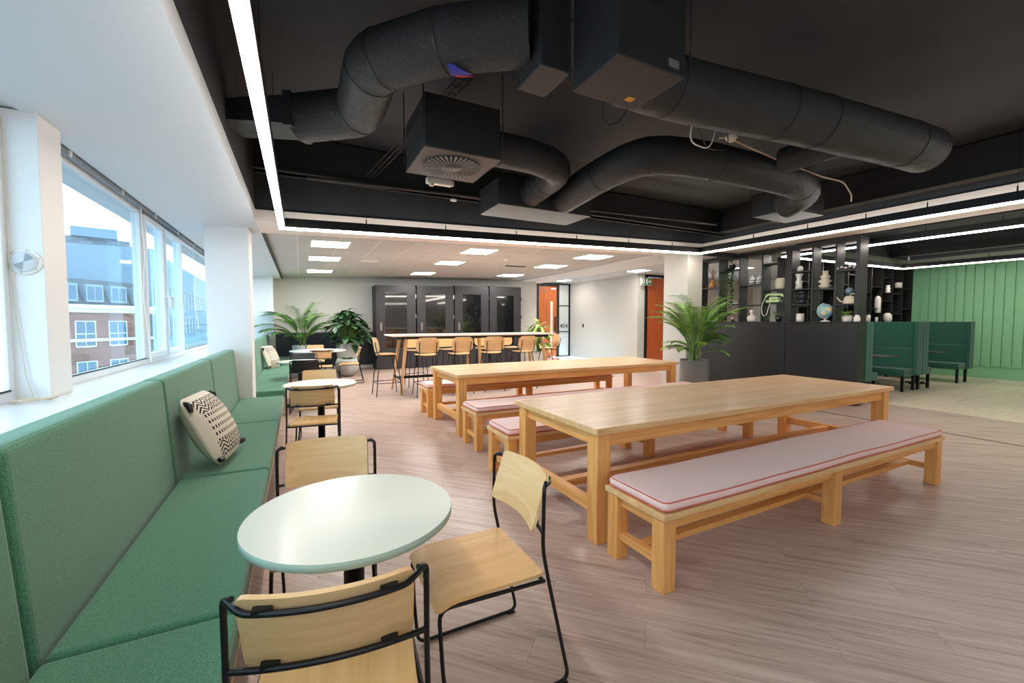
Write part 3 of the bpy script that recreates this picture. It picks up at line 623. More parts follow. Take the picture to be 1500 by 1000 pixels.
def long_bench(x0,y0,x1,y1,h,lab,padlab,pad=True):
    t=thing('bench',lab,'bench',((x0+x1)/2,(y0+y1)/2,0),0,'long oak benches'); hx,hy=(x1-x0)/2,(y1-y0)/2; L_=.085; ins=.012
    obj('bench_top',B(-hx,-hy,h-.035,hx,hy,h),W_OAK,t,.005,2)
    for px_ in(-1,0,1):
        cx=px_*(hx-ins-L_/2)
        for sy in(-1,1): obj('leg',B(cx-L_/2,sy*(hy-ins),0,cx+L_/2,sy*(hy-ins-L_),h-.036),W_OAKV,t,.004)
        obj('cross_rail',B(cx-.022,-(hy-ins-L_),.12,cx+.022,(hy-ins-L_),.165),W_OAKY,t,.002)
        if px_: obj('apron_end',B(cx-.015,-(hy-ins-L_),h-.036-.065,cx+.015,(hy-ins-L_),h-.036),W_OAKY,t,.002)
    for sy in(-1,1):
        for sx in(-1,1): obj('apron_side',B(sx*(L_/2),sy*(hy-ins-.02),h-.036-.06,sx*(hx-ins-L_),sy*(hy-ins-.045),h-.036),W_OAKX,t,.002)
    for sx in(-1,1): obj('centre_rail',B(sx*.022,-.03,.125,sx*(hx-ins-L_/2-.022),.03,.16),W_OAKX,t,.002)
    if pad:
        p=thing('seat_pad',padlab,'seat pad',((x0+x1)/2,(y0+y1)/2,h+.001),0,'pink bench pads')
        W_,D_=2*hx-.03,2*hy-.02; H_=.055
        def outline(z,o=0,amp=.004):
            pts=[]; r=.035; hw,hd=W_/2+o,D_/2+o
            for cx,cy,a0 in((hw-r,hd-r,0),(-hw+r,hd-r,90),(-hw+r,-hd+r,180),(hw-r,-hd+r,270)):
                for k in range(5): a=R(a0+k*22.5); pts.append((cx+r*math.cos(a),cy+r*math.sin(a),z))
            res=[]; n=len(pts)
            for i in range(n):
                a=Vector(pts[i]); c=Vector(pts[(i+1)%n]); d=(c-a).length; k=max(1,int(d/.15))
                for j in range(k): q=a+(c-a)*j/k; q.z+=amp*math.sin(q.x*5.1+.5)*math.sin(q.x*1.7+1); res.append(q)
            return res
        m=MB(); rings=[outline(.002,-.012),outline(.012,0),outline(H_*.5,.004),outline(H_-.012,0),outline(H_-.002,-.012)]; n=len(rings[0]); vs=[q for rg in rings for q in rg]
        fs=[(i*n+k,i*n+(k+1)%n,(i+1)*n+(k+1)%n,(i+1)*n+k) for i in range(4) for k in range(n)]
        m.add(vs,fs,True); m.add([q for q in rings[0]],[tuple(range(n-1,-1,-1))]);
        nx=24; ny=4; g=[]
        m.add([(q.x,q.y,q.z) for q in rings[4]],[tuple(range(n))],True)
        obj('pad_cover',m,PINKF,p)
        obj('piping',MB().tube(outline(H_-.006,-.002),.0035,6,closed=True),PIPE,p); obj('piping',MB().tube(outline(.008,-.0),.0035,6,closed=True),PIPE,p)
long_bench(1.62,1.50,4.93,1.965,.42,'nearest oak bench, in front of the nearer long table','pink piped pad on the nearest bench')
long_bench(1.56,3.16,4.9,3.62,.42,'oak bench just behind the nearer long table','pink piped pad on the bench just behind the nearer table')
long_bench(1.66,4.14,5.32,4.60,.42,'oak bench in front of the farther long table','pink piped pad on the bench in front of the farther table')
long_bench(1.64,5.98,5.10,6.44,.42,'farthest oak bench, behind the farther long table','pink piped pad on the farthest bench')
# ------------------------------------------------------------------ bar table and stools
t=thing('bar_table','tall bar table with pale top, black underside and splayed wooden legs','table',(3.35,8.45,0))
hx,hy=1.8,.45
obj('tabletop',B(-hx,-hy,1.115,hx,hy,1.145),mat('bar_top',lin(222,206,194),.35),t,.004); obj('underframe',B(-hx+.12,-hy+.12,1.06,hx-.12,hy-.12,1.114),BLACKM,t)
for sx,sp in((-1,.14),(0,0),(1,.14)):
    for sy in(-1,1):
        tx=sx*(hx-.28); obj('leg',MB().beam((tx,sy*.30,1.06),(tx+sx*sp,sy*.42,0),.06,.07,.035,.045),W_ASH,t,.004)
    obj('cross_bar',MB().beam((sx*(hx-.28+sp*.75),-.39,.29),(sx*(hx-.28+sp*.75),.39,.29),.03,.04),BLACKM,t)
obj('foot_rail',MB().beam((-(hx-.18),0,.29),(hx-.18,0,.29),.035,.05),BLACKM,t)
def stool(lab):
    t=thing('bar_stool',lab,'stool',(0,0,0),0,'plywood bar stools round the tall table')
    def ss(a,b_): z=.775+.35*a*a+.25*max(0,-b_)**2*0; return ((a,b_,z),Vector((-.7*a,0,1)).normalized())
    obj('seat',MB().panel(.40,.38,.13,.014,ss,10,8),W_PLY,t)
    obj('backrest',MB().panel(.43,.28,.09,.012,backsurf(.965,.18,.9,-.225),14,8),W_PLY,t)
    for sx in(-1,1):
        for sy in(-1,1):
            obj('leg',MB().tube([(sx*.15,sy*.13,.765),(sx*.19,sy*.20,.4),(sx*.215,sy*.235,0)],.0085,8),BLACKM,t)
        obj('back_upright',MB().tube(fillet([(sx*.15,-.12,.762),(sx*.16,-.2,.80),(sx*.16,-.245,1.02)],.04),.008,8),BLACKM,t)
    m=MB().tube([(-.199,-.214,.25),(.199,-.214,.25)],.007,6).tube([(-.199,.214,.25),(.199,.214,.25)],.009,6).tube([(-.199,-.214,.25),(-.199,.214,.25)],.007,6).tube([(.199,-.214,.25),(.199,.214,.25)],.007,6)
    obj('footrest',m,BLACKM,t); obj('seat_frame',MB().box(-.14,-.13,.755,.14,.13,.766),BLACKM,t)
    return t
s0=stool('bar stool at the left end of the tall table, side-on'); s0.location=(1.47,8.22,0); s0.rotation_euler=(0,0,R(-88))
for i,(x,y,a) in enumerate([(2.12,7.80,-4),(2.78,7.80,2),(3.48,7.82,-6),(4.20,7.82,5)]):
    copy_tree(s0,(x,y,0),R(a),['first','second','third','fourth'][i]+' bar stool from the left on the near side of the tall table')
for i,(x,y,a) in enumerate([(2.26,9.1,178),(2.98,9.12,183),(3.86,9.1,160),(4.52,9.12,186)]):
    copy_tree(s0,(x,y,0),R(a),['first','second','third','fourth'][i]+' bar stool from the left on the far side of the tall table')
copy_tree(s0,(5.22,8.42,0),R(80),'bar stool at the right end of the tall table, by the leafy plant')
# ------------------------------------------------------------------ tall glazed cabinets
for i in range(4):
    x0=1.98+i*1.195; w=1.16
    t=thing('tall_cabinet',['leftmost tall black glass-fronted cabinet, beside the leafy plant','second tall black glass-fronted cabinet from the left','third tall black glass-fronted cabinet from the left','rightmost tall black glass-fronted cabinet, by the pale wall'][i],'cabinet',(x0,12.62,0),0,'tall black cabinets against the back wall')
    obj('carcass',MB().box(0,.03,0,w,.68,.04).box(0,.03,2.42+.035*i,w,.68,2.46+.035*i).box(0,.03,.04,.03,.68,2.42+.035*i).box(w-.03,.03,.04,w,.68,2.42+.035*i).box(.03,.64,.04,w-.03,.68,2.42+.035*i),BLACKP,t)
    hc=2.46+.035*i
    d=obj('door',MB().box(.005,0,.02,.26,.028,hc-.01).box(w-.27,0,.02,w-.005,.028,hc-.01).box(.26,0,2.27,w-.27,.028,hc-.01).box(.26,0,.02,w-.27,.028,.62),mat('cabinet_black',lin(52,52,54),.35) if i==0 else bpy.data.materials['cabinet_black'],t)
    obj('glass',B(.26,.012,.62,w-.27,.018,2.27),DKGLASS,d)
    obj('handle',MB().box(.10,-.035,1.14,.16,-.02,1.38).box(.11,-.02,1.18,.15,0,1.2).box(.11,-.02,1.32,.15,0,1.34),CHROME,d)
    for z in(.5,1.5,2.1): obj('hinge',B(w-.02,-.012,z,w+.01,.0,z+.12),CHROME,d)
    for z in(.9,1.5,2.0): obj('shelf',B(.03,.06,z,w-.03,.6,z+.02),BLACKP,t)
# ------------------------------------------------------------------ booths
GB=GREENB
def booth(xb,face,lab):   # xb = x of back plane, face=+1 opens towards +X ; near end at y=3.82
    t=thing('booth_bench',lab,'bench seat',(xb,3.82,0),0,'high-backed green booth benches'); f=face; L_=1.5
    obj('high_back',B(0,0,.32,f*.12,L_,1.40),GB,t,.012,3)
    obj('wing',B(f*.121,0,.32,f*.24,.06,1.40),GB,t,.012,3)
    obj('back_pad',B(f*.122,.065,.45,f*.20,L_,.86),GB,t,.015,3)
    obj('seat',B(f*.122,.065,.36,f*.62,L_,.45),GB,t,.015,3)
    obj('seat_base',B(f*.122,.065,.31,f*.60,L_-.02,.358),GB,t,.005)
    for yy in(.1,L_-.1):
        for xx in(.1,.56): obj('leg',B(f*xx-.022,yy-.022,0,f*xx+.022,yy+.022,.312),BLACKM,t)
booth(9.02,1,'leftmost green booth bench, its end beside the black shelf unit')
booth(11.27,-1,'green booth bench facing left, second from the shelf unit')
booth(11.285,1,'green booth bench facing right, backing onto another bench')
booth(13.9,-1,'rightmost green booth bench, against the green wall')
for x,lab in((10.12,'black booth table between the two left benches'),(12.5,'black booth table between the two right benches')):
    t=thing('booth_table',lab,'table',(x,4.62,0),0,'black booth tables')
    obj('tabletop',B(-.36,-.72,.715,.36,.62,.74),mat('booth_top',lin(54,50,46),.35) if x<11 else bpy.data.materials['booth_top'],t,.003)
    obj('column',MB().lathe([(.035,.03),(.035,.715)],(0,-.3,0),14),BLACKM,t)
    obj('base',MB().box(-.3,-.33,0,.3,-.27,.03).box(-.03,-.5,0,.03,-.1,.031),BLACKM,t,.004)
# ------------------------------------------------------------------ shelf units
X0,X1=8.15,8.47
ys=[6.66,6.165,5.695,5.214,4.752,4.31,3.945,3.645]
t=thing('shelf_unit','tall black room-divider shelf unit with solid lower half and open upper bays','shelf unit',(X0,3.5,0))
def sy(y): return y-3.5
obj('lower_panel',MB().box(0,.085,.02,.27,sy(4.72),1.37),UNITM,t,.004)
obj('lower_panel',MB().box(0,sy(4.73),.02,.27,sy(6.69),1.37),mat('unit_black_sheen',lin(32,32,32),.45),t,.004)  # lighter copy of the unit black, reflected surroundings put into its colour
obj('ledge',MB().box(-.012,.08,1.372,.275,sy(6.70),1.40),UNITM,t,.003)
obj('header',MB().box(0,.085,2.72,.27,sy(6.69),2.80),UNITM,t,.003)
for i,y in enumerate(ys):
    wd={4:.11,7:.06}.get(i,.03); obj('divider',MB().box(0,sy(y)-wd,1.401,.26,sy(y),2.719),UNITM,t,.002)
shel={0:[2.15],1:[2.5,1.77],2:[2.15,1.74],3:[2.53,2.02,1.77],4:[2.32,1.72,2.0],5:[1.98,1.62],6:[2.27,1.70]}
SH={}
for i,zs in shel.items():
    for z in zs:
        a,b_=ys[i+1],ys[i]-{4:.11}.get(i,.03); obj('shelf',MB().box(.004,sy(a),z-.022,.25,sy(b_),z),UNITM,t)
# second unit, on the rear wall of the booth area
t=thing('shelf_unit','dark wall shelf unit with staggered shelves behind the booths','shelf unit',(9.6,5.4,0))
obj('back_panel',B(0,.35,0,5.58,.38,2.84),UNITM,t); obj('ledge',B(0,0,1.33,5.58,.349,1.36),UNITM,t); obj('lower_panel',B(0,.0,0,5.58,.349,1.33),UNITM,t)
for k in range(11): obj('divider',B(k*.555,.02,1.361,k*.555+.03,.349,2.84),UNITM,t)
for k in range(10):
    for z in ((1.75,2.3),(1.95,2.55),(1.62,2.15))[k%3]: obj('shelf',B(k*.555+.031,.02,z-.02,k*.555+.553,.348,z),UNITM,t)
# decor: px = photo column fixes the y on the shelf line
def dy(px,x=8.29): return ccoord(px,x=x)
def lath(name,label,cat,x,y,z,parts,group=None,n=24):
    t=thing(name,label,cat,(x,y,z),0,group)
    if len(parts)==1: 
        bpy.data.objects.remove(t); o=obj(name,MB().lathe(parts[0][1],(0,0,0),n),parts[0][2],None,loc=(x,y,z)); return tag(o,label,cat,group)
    for nm,pr,m in parts: obj(nm,MB().lathe(pr,(0,0,0),n),m,t)
    return t
XD=8.27
def leafblade(m,p,d,L_,w,droop=.3,fold=.15,seg=5,up=Vector((0,0,1))):
    d=Vector(d).normalized(); s_=d.cross(up); s_=s_.normalized() if s_.length>1e-3 else Vector((1,0,0)); vs=[]; p=Vector(p)
    for i in range(seg+1):
        u=i/seg; c=p+d*L_*u+up*(-droop*L_*u*u); ww=w*math.sin(PI*min(1,max(.04,u*.93+.04)))**.8/2
        n_=s_.cross(d)
        vs+=[c-s_*ww+n_*fold*ww,c,c+s_*ww+n_*fold*ww]
    m.add(vs,[(3*i,3*i+1,3*i+4,3*i+3) for i in range(seg)]+[(3*i+1,3*i+2,3*i+5,3*i+4) for i in range(seg)],True)
t=thing('vase','terracotta vase of dried stems on the leftmost open shelf','vase',(XD,dy(1042.5,XD),2.15))
obj('vase_body',MB().lathe([(.03,0),(.075,.01),(.07,.08),(.03,.15),(.035,.19),(.028,.19)],(0,0,0),20),DIRT,t)
m=MB()
for k in range(14): a=random.uniform(0,6.3); m.tube([(0,0,.15),(.04*math.cos(a),.04*math.sin(a),.3),(.08*math.cos(a)+.01,.08*math.sin(a),.38+random.uniform(0,.1))],.004,5)
obj('dried_stems',m,TWIG,t)
t=thing('trailing_plant','trailing ivy hanging from the upper shelf of the second bay','plant',(XD-.06,dy(1069,XD-.06),2.5))
obj('pot',MB().lathe([(.05,0),(.07,.1),(.06,.1),(.05,.07)],(0.04,0,0),16),CERB,t)
m=MB(); st=MB()
for k in range(13):
    a=random.uniform(-2.2,2.2)+PI; L_=random.uniform(.25,.85); pts=[]
    for j in range(10): u=j/9; pts.append((-.03-.07*min(1,u*2)+.02*math.sin(j+k),.10*math.sin(a)*min(1,u*3)+.015*math.sin(j*1.3+k),.12*math.sin(min(1,u*3)*PI/2)*(1-u)-L_*u**1.3))
    st.tube(pts,.0025,4)
    for j in range(1,10):
        for q in range(4): leafblade(m,pts[j],(random.uniform(-1,.3),random.uniform(-1,1),random.uniform(-.7,.4)),random.uniform(.035,.06),.03,.3,.1,2)
for k in range(60): leafblade(m,(random.uniform(-.1,.08),random.uniform(-.12,.12),random.uniform(.05,.2)),(random.uniform(-1,1),random.uniform(-1,1),random.uniform(-.2,.8)),.06,.035,.3,.1,2)
obj('foliage',m,LEAF3,t); obj('vines',st,STEM,t)
def fig(px,z,lab,m1,group=None):
    t=thing('figurine',lab,'ornament',(XD,dy(px,XD),z),0,group)
    obj('body',MB().lathe([(.05,0),(.07,.03),(.045,.05),(.075,.08),(.04,.10),(.06,.125),(.02,.15),(.03,.17),(.0,.19)],(0,0,0),20),m1,t); obj('stripe',MB().lathe([(.073,.025),(.074,.035),(.073,.04)],(0,0,0),20).lathe([(.076,.075),(.078,.082),(.076,.088)],(0,0,0),20),CERB,t); return t
fig(1099.5,2.15,'left of two small striped ornaments on the third bay shelf',WHITEC); fig(1110,2.15,'right of two small striped ornaments on the third bay shelf',WHITEC)
t=thing('bust','small white bust on the ledge of the third bay','ornament',(XD-.05,dy(1100.5,XD-.05),1.40))
obj('torso',MB().lathe([(.085,0),(.09,.04),(.095,.09),(.06,.13),(.028,.145),(.026,.17)],(0,0,0),20,sx=.7),WHITEC,t); obj('head',MB().lathe([(0,.155),(.03,.165),(.042,.2),(.036,.235),(0,.25)],(0,0,0),18),WHITEC,t)
t=thing('box','small white stacked boxes on the second bay shelf','box',(XD,dy(1073,XD),1.77)); obj('box_base',B(-.05,-.08,0,.05,.08,.04),WHITEC,t,.004); obj('box_lid',B(-.045,-.04,.041,.045,.07,.09),IVORY,t,.004)
t=thing('figurine','tiny black and white ornament on the ledge of the second bay','ornament',(XD-.05,dy(1073,XD-.05),1.40)); obj('base',MB().lathe([(.06,0),(.06,.015),(.02,.02),(.02,.05)],(0,0,0),16),CERB,t); obj('top',MB().lathe([(0,.045),(.03,.06),(.025,.09),(0,.1)],(.0,.01,0),16),WHITEC,t)
lath('vase','faceted ivory vase on the fourth bay shelf above the green phone','vase',XD-.05,dy(1141.5,XD-.05),2.02,[('body',[(.06,0),(.09,.03),(.09,.18),(.06,.21),(.03,.21)],IVORY)],n=8)
# phone
t=thing('telephone','pale green retro telephone with dangling handset cord on a black shelf','telephone',(XD-.06,dy(1133,XD-.06),1.77))
obj('phone_body',MB().prism([(-.09,-.14),(.07,-.12),(.07,.10),(-.09,.12)],.0,.05).prism([(-.05,-.09),(.05,-.09),(.05,.08),(-.05,.08)],.05,.10),PHONEG,t,.012,3)
obj('handset',MB().tube(fillet([(-.01,-.17,.10),(-.01,-.15,.145),(-.01,.13,.155),(-.01,.16,.11)],.03),[.03]*2+[.022]*11+[.032]*1 if False else .024,10),PHONEG,t)
obj('dial',MB().lathe([(0,.0),(.035,.0),(.035,.008),(0,.008)],(-.075,-.02,.055),20),IVORY,t)
obj('cord',MB().tube([(-.02,.16,.10),(-.06,.18,.02),(-.08,.20,-.08),(-.08,.19,-.2),(-.08,.15,-.26),(-.08,.10,-.24),(-.08,.07,-.14),(-.06,.05,-.02),(-.05,.04,.02)],.007,8),WHITEC,t)
t=thing('potted_plant','small trailing plant in a black pot on the ledge under the phone','plant',(XD-.05,dy(1140,XD-.05),1.40))
obj('pot',MB().lathe([(.045,0),(.06,.11),(.05,.11)],(0,0,0),18),CERB,t); m=MB()
for k in range(60):
    a=random.uniform(0,6.3); q=random.uniform(.0,1); p=(.02*math.cos(a),.03*math.sin(a)+ (.25*q*q if k%2 else .04),.12+.08*random.random()-(.12*q if k%2 else 0)); leafblade(m,p,(math.cos(a),math.sin(a),.4),.06,.04,.4,.1,3)
obj('foliage',m,LEAF4,t)
lath('vase','tall white stacked vase just right of the wide shelf post','vase',XD,dy(1168,XD),1.98,[('body',[(.06,0),(.05,.1),(.06,.16),(.035,.2),(.055,.28),(.07,.3),(.05,.3)],WHITEC)])
lath('ornament','small white pot above the tall stacked vase','ornament',XD,dy(1169,XD),2.32,[('body',[(.03,0),(.05,.05),(.03,.1),(.02,.1)],WHITEC)])
lath('vase','black stacked-disc vase right of the wide shelf post','vase',XD,dy(1174,XD),1.72,[('body',[(.05,0),(.085,.04),(.04,.07),(.1,.11),(.1,.13),(.04,.16),(.1,.20),(.1,.23),(.05,.26)],CERB)])
lath('cup','plain white cube-like cup on the ledge right of the wide post','cup',XD-.05,dy(1171,XD-.05),1.40,[('body',[(.07,0),(.075,.02),(.075,.15),(.066,.15),(.066,.02)],WHITEC)],n=4)
lath('vase','large ivory zigzag vase in the middle of the right bays','vase',XD,dy(1206,XD),1.98,[('body',[(.06,0),(.095,.05),(.055,.09),(.105,.13),(.05,.17),(.08,.21),(.04,.25),(.04,.30),(.05,.31),(.03,.31)],IVORY)])
# globe
t=thing('globe','desk globe with pale blue oceans on the ledge','globe',(XD-.08,dy(1208,XD-.08),1.40))
GL=mat('globe_map',lin(120,180,200),.4); N,L,b=nodes(GL); v=coords(N,L); n=noise(N,L,v,9,3); L.new(ramp(N,L,n,[(.48,lin(128,184,206)),(.56,lin(222,208,150))]),b.inputs['Base Color'])
obj('sphere',MB().lathe([(.12*math.sin(PI*i/14),.19-.12*math.cos(PI*i/14)) for i in range(15)],(0,0,0),28),GL,t)
obj('meridian_arc',MB().tube([(0,.132*math.sin(R(a)),.19-.132*math.cos(R(a))) for a in range(-20,175,12)],.006,8),WHITEC,t)
obj('stand',MB().lathe([(.07,0),(.07,.012),(.02,.03),(.012,.06)],(0,0,0),20),WHITEC,t)
t=thing('wire_ornament','thin wire ornament on the top shelf above the watering can','ornament',(XD-.1,dy(1235,XD-.1),2.27))
m=MB()
for k in range(4):
    c=-.13+k*.085; m.tube(fillet([(0,c-.03,.0),(0,c-.03,.14),(0,c+.03,.14),(0,c+.03,.0)],.02),.004,6)
obj('wire_frame',m,CERB,t); m=MB()
for k in range(5): m.lathe([(0,0),(.022,.012),(.022,.03),(0,.042)],(0.01,-.12+.06*k,.01+.02*(k%2)),12)
obj('beads',m,WHITEC,t)
t=thing('globe_ornament','small blue-grey globe ornament above the watering can','ornament',(XD-.02,dy(1242,XD-.02),1.98)) ; t.location.z=1.86  # small ball in a ring, a globe ornament
obj('ball',MB().lathe([(.055*math.sin(PI*i/10),.055-.055*math.cos(PI*i/10)) for i in range(11)],(0,0,0),20),mat('blue_grey',lin(120,140,158),.4),t); obj('ring',MB().tube([(0,.066*math.cos(a*.3),.055+.066*math.sin(a*.3)) for a in range(21)],.005,6,closed=True),CERB,t)
obj('shelf_bracket',B(-.03,-.07,-.012,.2,.07,0),UNITM,t)
t=thing('watering_can','small cream watering can with a long spout','watering can',(XD-.08,dy(1243,XD-.08),1.70))
obj('can_body',MB().lathe([(.085,0),(.088,.01),(.08,.09),(.055,.125),(.04,.13)],(0,0,0),24),IVORY,t)
obj('spout',MB().tube([(0,.07,.02),(0,.14,.05),(0,.2,.12),(0,.235,.16)],[.012,.011,.009,.008],10),IVORY,t)
obj('can_handle',MB().tube(fillet([(0,-.07,.03),(0,-.13,.05),(0,-.125,.16),(0,-.02,.165),(0,.0,.125)],.04),.008,8),IVORY,t)
t=thing('potted_plant','small leafy plant in a white pot on the right of the ledge','plant',(XD-.1,dy(1240,XD-.1),1.40))
obj('pot',MB().lathe([(.075,0),(.085,.11),(.075,.11),(.07,.08)],(0,0,0),4),WHITEC,t); m=MB()
for k in range(90): a=random.uniform(0,6.3); e=random.uniform(.1,1.2); leafblade(m,(.03*math.cos(a),.03*math.sin(a),.11),(math.cos(a),math.sin(a),math.tan(e)),random.uniform(.06,.13),.04,.3,.1,3)
obj('foliage',m,LEAF4,t)
lath('bottle','small white bottle beside the white-potted plant','bottle',XD-.1,dy(1254.5,XD-.1),1.40,[('body',[(.04,0),(.045,.02),(.045,.07),(.018,.12),(.018,.16),(.012,.16)],WHITEC)])
for (px,z,lab,pr) in [(1284,1.63,'tall white arched ornament on the far booth shelves',[(.06,0),(.065,.02),(.065,.36),(.04,.42),(0,.44)]),(1270,1.36,'white jar at the left of the far booth shelf ledge',[(.06,0),(.06,.2),(.03,.22),(.0,.22)]),(1283,1.36,'slim white candle on the far booth shelf ledge',[(.03,0),(.03,.16),(0,.16)]),(1299,1.36,'round white vase on the far booth shelf ledge',[(.05,0),(.1,.1),(.09,.22),(.04,.27),(0,.27)]),(1298,2.16,'small white stacked cups on the far booth shelves',[(.05,0),(.06,.05),(.03,.06),(.06,.12),(.03,.16),(.05,.2)]),(1313,2.31,'small cream box on the top right far booth shelf',[(.08,0),(.08,.14),(0,.14)])]:
    lath('ornament',lab,'ornament',ccoord(px,y=5.46),5.46,z,[('body',pr,WHITEC)])
# ------------------------------------------------------------------ plants
def frond(m,st,base,az,elev,L_,nl,lw,ll,droop,V=Vector):
    d=V((math.cos(az)*math.cos(elev),math.sin(az)*math.cos(elev),math.sin(elev))); p=V(base); pts=[p.copy()]; seg=16; hd=V((math.cos(az),math.sin(az),0))
    for i in range(seg):
        e=elev-droop*((i/seg)**1.5); d=hd*math.cos(e)+V((0,0,math.sin(e))); p=p+d*(L_/seg); pts.append(p.copy())
    st.tube(pts,[.007*(1-.8*i/seg)+.001 for i in range(seg+1)],5)
    side=hd.cross(V((0,0,1)))
    for k in range(nl):
        u=.28+.70*k/nl; f=u*seg; i=int(f); q=pts[i].lerp(pts[min(seg,i+1)],f-i); tg=(pts[min(seg,i+1)]-pts[max(0,i-1)]).normalized()
        l=ll*math.sin(PI*min(1,(u-.18)*1.05))**.6*random.uniform(.85,1.1)
        for s_ in(-1,1): leafblade(m,q,tg*.7+side*s_*.95+V((0,0,.28)),l,lw,.35,.25,3)
def palm(name,label,loc,pot,fr,leafm,hbase,ll=.3,lw=.028,nst=14,trunk=.5,spread=.09):
    t=thing(name,label,'plant',loc)
    pot(t); m=MB(); st=MB()
    for (az,el,L_,dr) in fr: frond(m,st,(spread*math.cos(az)*.6,spread*math.sin(az)*.6,hbase+trunk*random.uniform(.3,1)),az,el,L_,20 if ll>.29 and trunk<.4 and lw>.0255 and nst>15 else 28,lw,ll,dr)
    for k in range(nst): a=random.uniform(0,6.3); st.tube([(spread*.9*math.cos(a),spread*.9*math.sin(a),hbase-.02),(spread*.55*math.cos(a+.2),spread*.55*math.sin(a+.2),hbase+trunk)],[.014,.008],6)
    obj('fronds',m,leafm,t); obj('stems',st,STEM,t); return t
def potfn(r0,r1,h,m,soil=True,n=36):
    def f(t):
        obj('planter',MB().lathe([(r0,0),(r0+.005,.01),(r1,h),(r1-.02,h),(r1-.03,h-.06),(0,h-.06)],(0,0,0),n),m,t); obj('soil',MB().lathe([(r1-.03,h-.055),(0,h-.05)],(0,0,0),24),SOIL,t)
    return f
random.seed(21)
xk,yk=6.24,5.17
palm('kentia_palm','bushy green palm in a grey cylinder planter in front of the black shelf unit',(xk,yk,0),potfn(.235,.24,.73,CONC),
 [(a*.56,random.uniform(1.15,1.52),random.uniform(.8,1.3),random.uniform(.9,1.5)) for a in range(26)]+[(random.uniform(0,6.3),random.uniform(.6,.95),random.uniform(.4,.55),1.2) for a in range(10)],LEAF2,.70,.30,.030,18,.30,.10)
palm('areca_palm','feathery arching palm in a pale planter at the back left wall',(.06,12.3,0),potfn(.2,.25,.78,mat('planter_white',lin(196,200,200),.7)),
 [(PI-.1,.85,1.25,1.5),(PI-.3,1.1,1.15,1.3),(PI+.5,.7,1.0,1.2),(PI*.95,1.25,1.2,1.7),(-.1,1.0,.8,1.2),(.3,1.15,.85,1.3),(-.4,.8,.75,.9),(-1.6,1.1,.85,1.2),(-1.2,1.25,.95,1.0),(1.5,1.2,.8,1.2),(-2.3,1.0,.9,1.2),(2.4,1.1,1.0,1.3),(-.7,1.2,.95,1.1),(-1.9,.7,.65,1.0),(-2.6,.6,.8,1.0),(3.0,1.35,1.15,1.4),(.8,1.25,.9,1.2),(-1.4,.8,.6,1.0),(-2.9,.8,1.0,1.3),(-2.0,1.35,1.1,1.0),(-1.0,1.4,1.15,.9),(-.5,1.0,.7,1.4),(-2.5,1.25,1.05,1.5)],LEAF1,.72,.30,.026,12,.3,.09)
def broadleaf(name,label,loc,potf,hb,n,Lr,wr,hr,rr,leafm,stemlen=.3):
    t=thing(name,label,'plant',loc); potf(t); m=MB(); st=MB()
    for k in range(n):
        a=random.uniform(0,6.3); z=random.uniform(*hr); q=rr*math.sqrt(random.random())*math.sin(PI*min(.97,.25+.75*(z-hr[0])/(hr[1]-hr[0]+.01)))
        p=Vector((q*math.cos(a),q*math.sin(a),z)); st.tube([(.03*math.cos(a),.03*math.sin(a),hb-.03),(q*.5*math.cos(a),q*.5*math.sin(a),(hb+z)/2+.05),p],.006,5)
        leafblade(m,p,(math.cos(a+random.uniform(-.6,.6)),math.sin(a+random.uniform(-.6,.6)),random.uniform(-.5,.9)),random.uniform(*Lr),random.uniform(*wr),random.uniform(.2,.7),.18,6)
    obj('leaves',m,leafm,t); obj('stems',st,STEM,t); return t
broadleaf('calathea','dense dark broad-leaved plant in a beige cylinder planter beside the cabinets',(1.18,12.35,0),potfn(.26,.31,.82,CONCL),.8,170,(.24,.36),(.13,.19),(.85,1.72),.46,LEAF3)
t=thing('planter','round pale grey bowl planter on the floor in front of the beige planter','planter',(1.08,11.55,0)); obj('bowl',MB().lathe([(.12,0),(.22,.06),(.285,.2),(.285,.36),(.25,.45),(.235,.45),(.23,.42),(0,.42)],(0,0,0),36),mat('planter_pale',lin(168,172,170),.8),t)
m=MB()
for k in range(60): a=random.uniform(0,6.3); leafblade(m,(.1*math.cos(a),.1*math.sin(a),.42),(math.cos(a),math.sin(a),random.uniform(.6,1.6)),random.uniform(.08,.16),.03,.3,.1,3)
obj('low_foliage',m,LEAF3,t)
broadleaf('dieffenbachia','bright lime-leaved plant at the far end of the bar table',(5.75,9.75,0),potfn(.16,.2,.6,CONCL),.58,60,(.26,.40),(.09,.13),(.75,1.38),.24,LEAF4)
# ------------------------------------------------------------------ outside
def camw(px,d):   # bearing and distance from the view point, to lay out the street
    X=(px-750)/615*d; c,s_=math.cos(R(26.825)),math.sin(R(26.825)); return (X*c+d*s_,-X*s_+d*c)
def block(name,label,pa,pb,depth,z0,z1,wallm,wins,extras=None,away=1):
    a=Vector((*pa,0)); b_=Vector((*pb,0)); L_=(b_-a).length; ang=math.atan2(b_.y-a.y,b_.x-a.x)
    t=thing(name,label,'building',(a.x,a.y,0),ang)
    obj('facade',B(0,0,z0,L_,depth,z1),wallm,t)
    for (x,z,w,h,style) in wins:
        if x+w>L_: continue
        f=obj('window',MB().box(x-.06,-.05,z-.06,x,.0,z+h+.06).box(x+w,-.05,z-.06,x+w+.06,0,z+h+.06).box(x,-.05,z+h,x+w,0,z+h+.06).box(x,-.05,z-.1,x+w,0,z).box(x,-.04,z+h*.5-.03,x+w,0,z+h*.5+.03).box(x+w/2-.02,-.04,z,x+w/2+.02,0,z+h),STONE if style else CONCW,t)
        obj('pane',B(x,-.02,z,x+w,-.01,z+h),BGLASS,f)
    if extras: extras(t,L_)
    return t
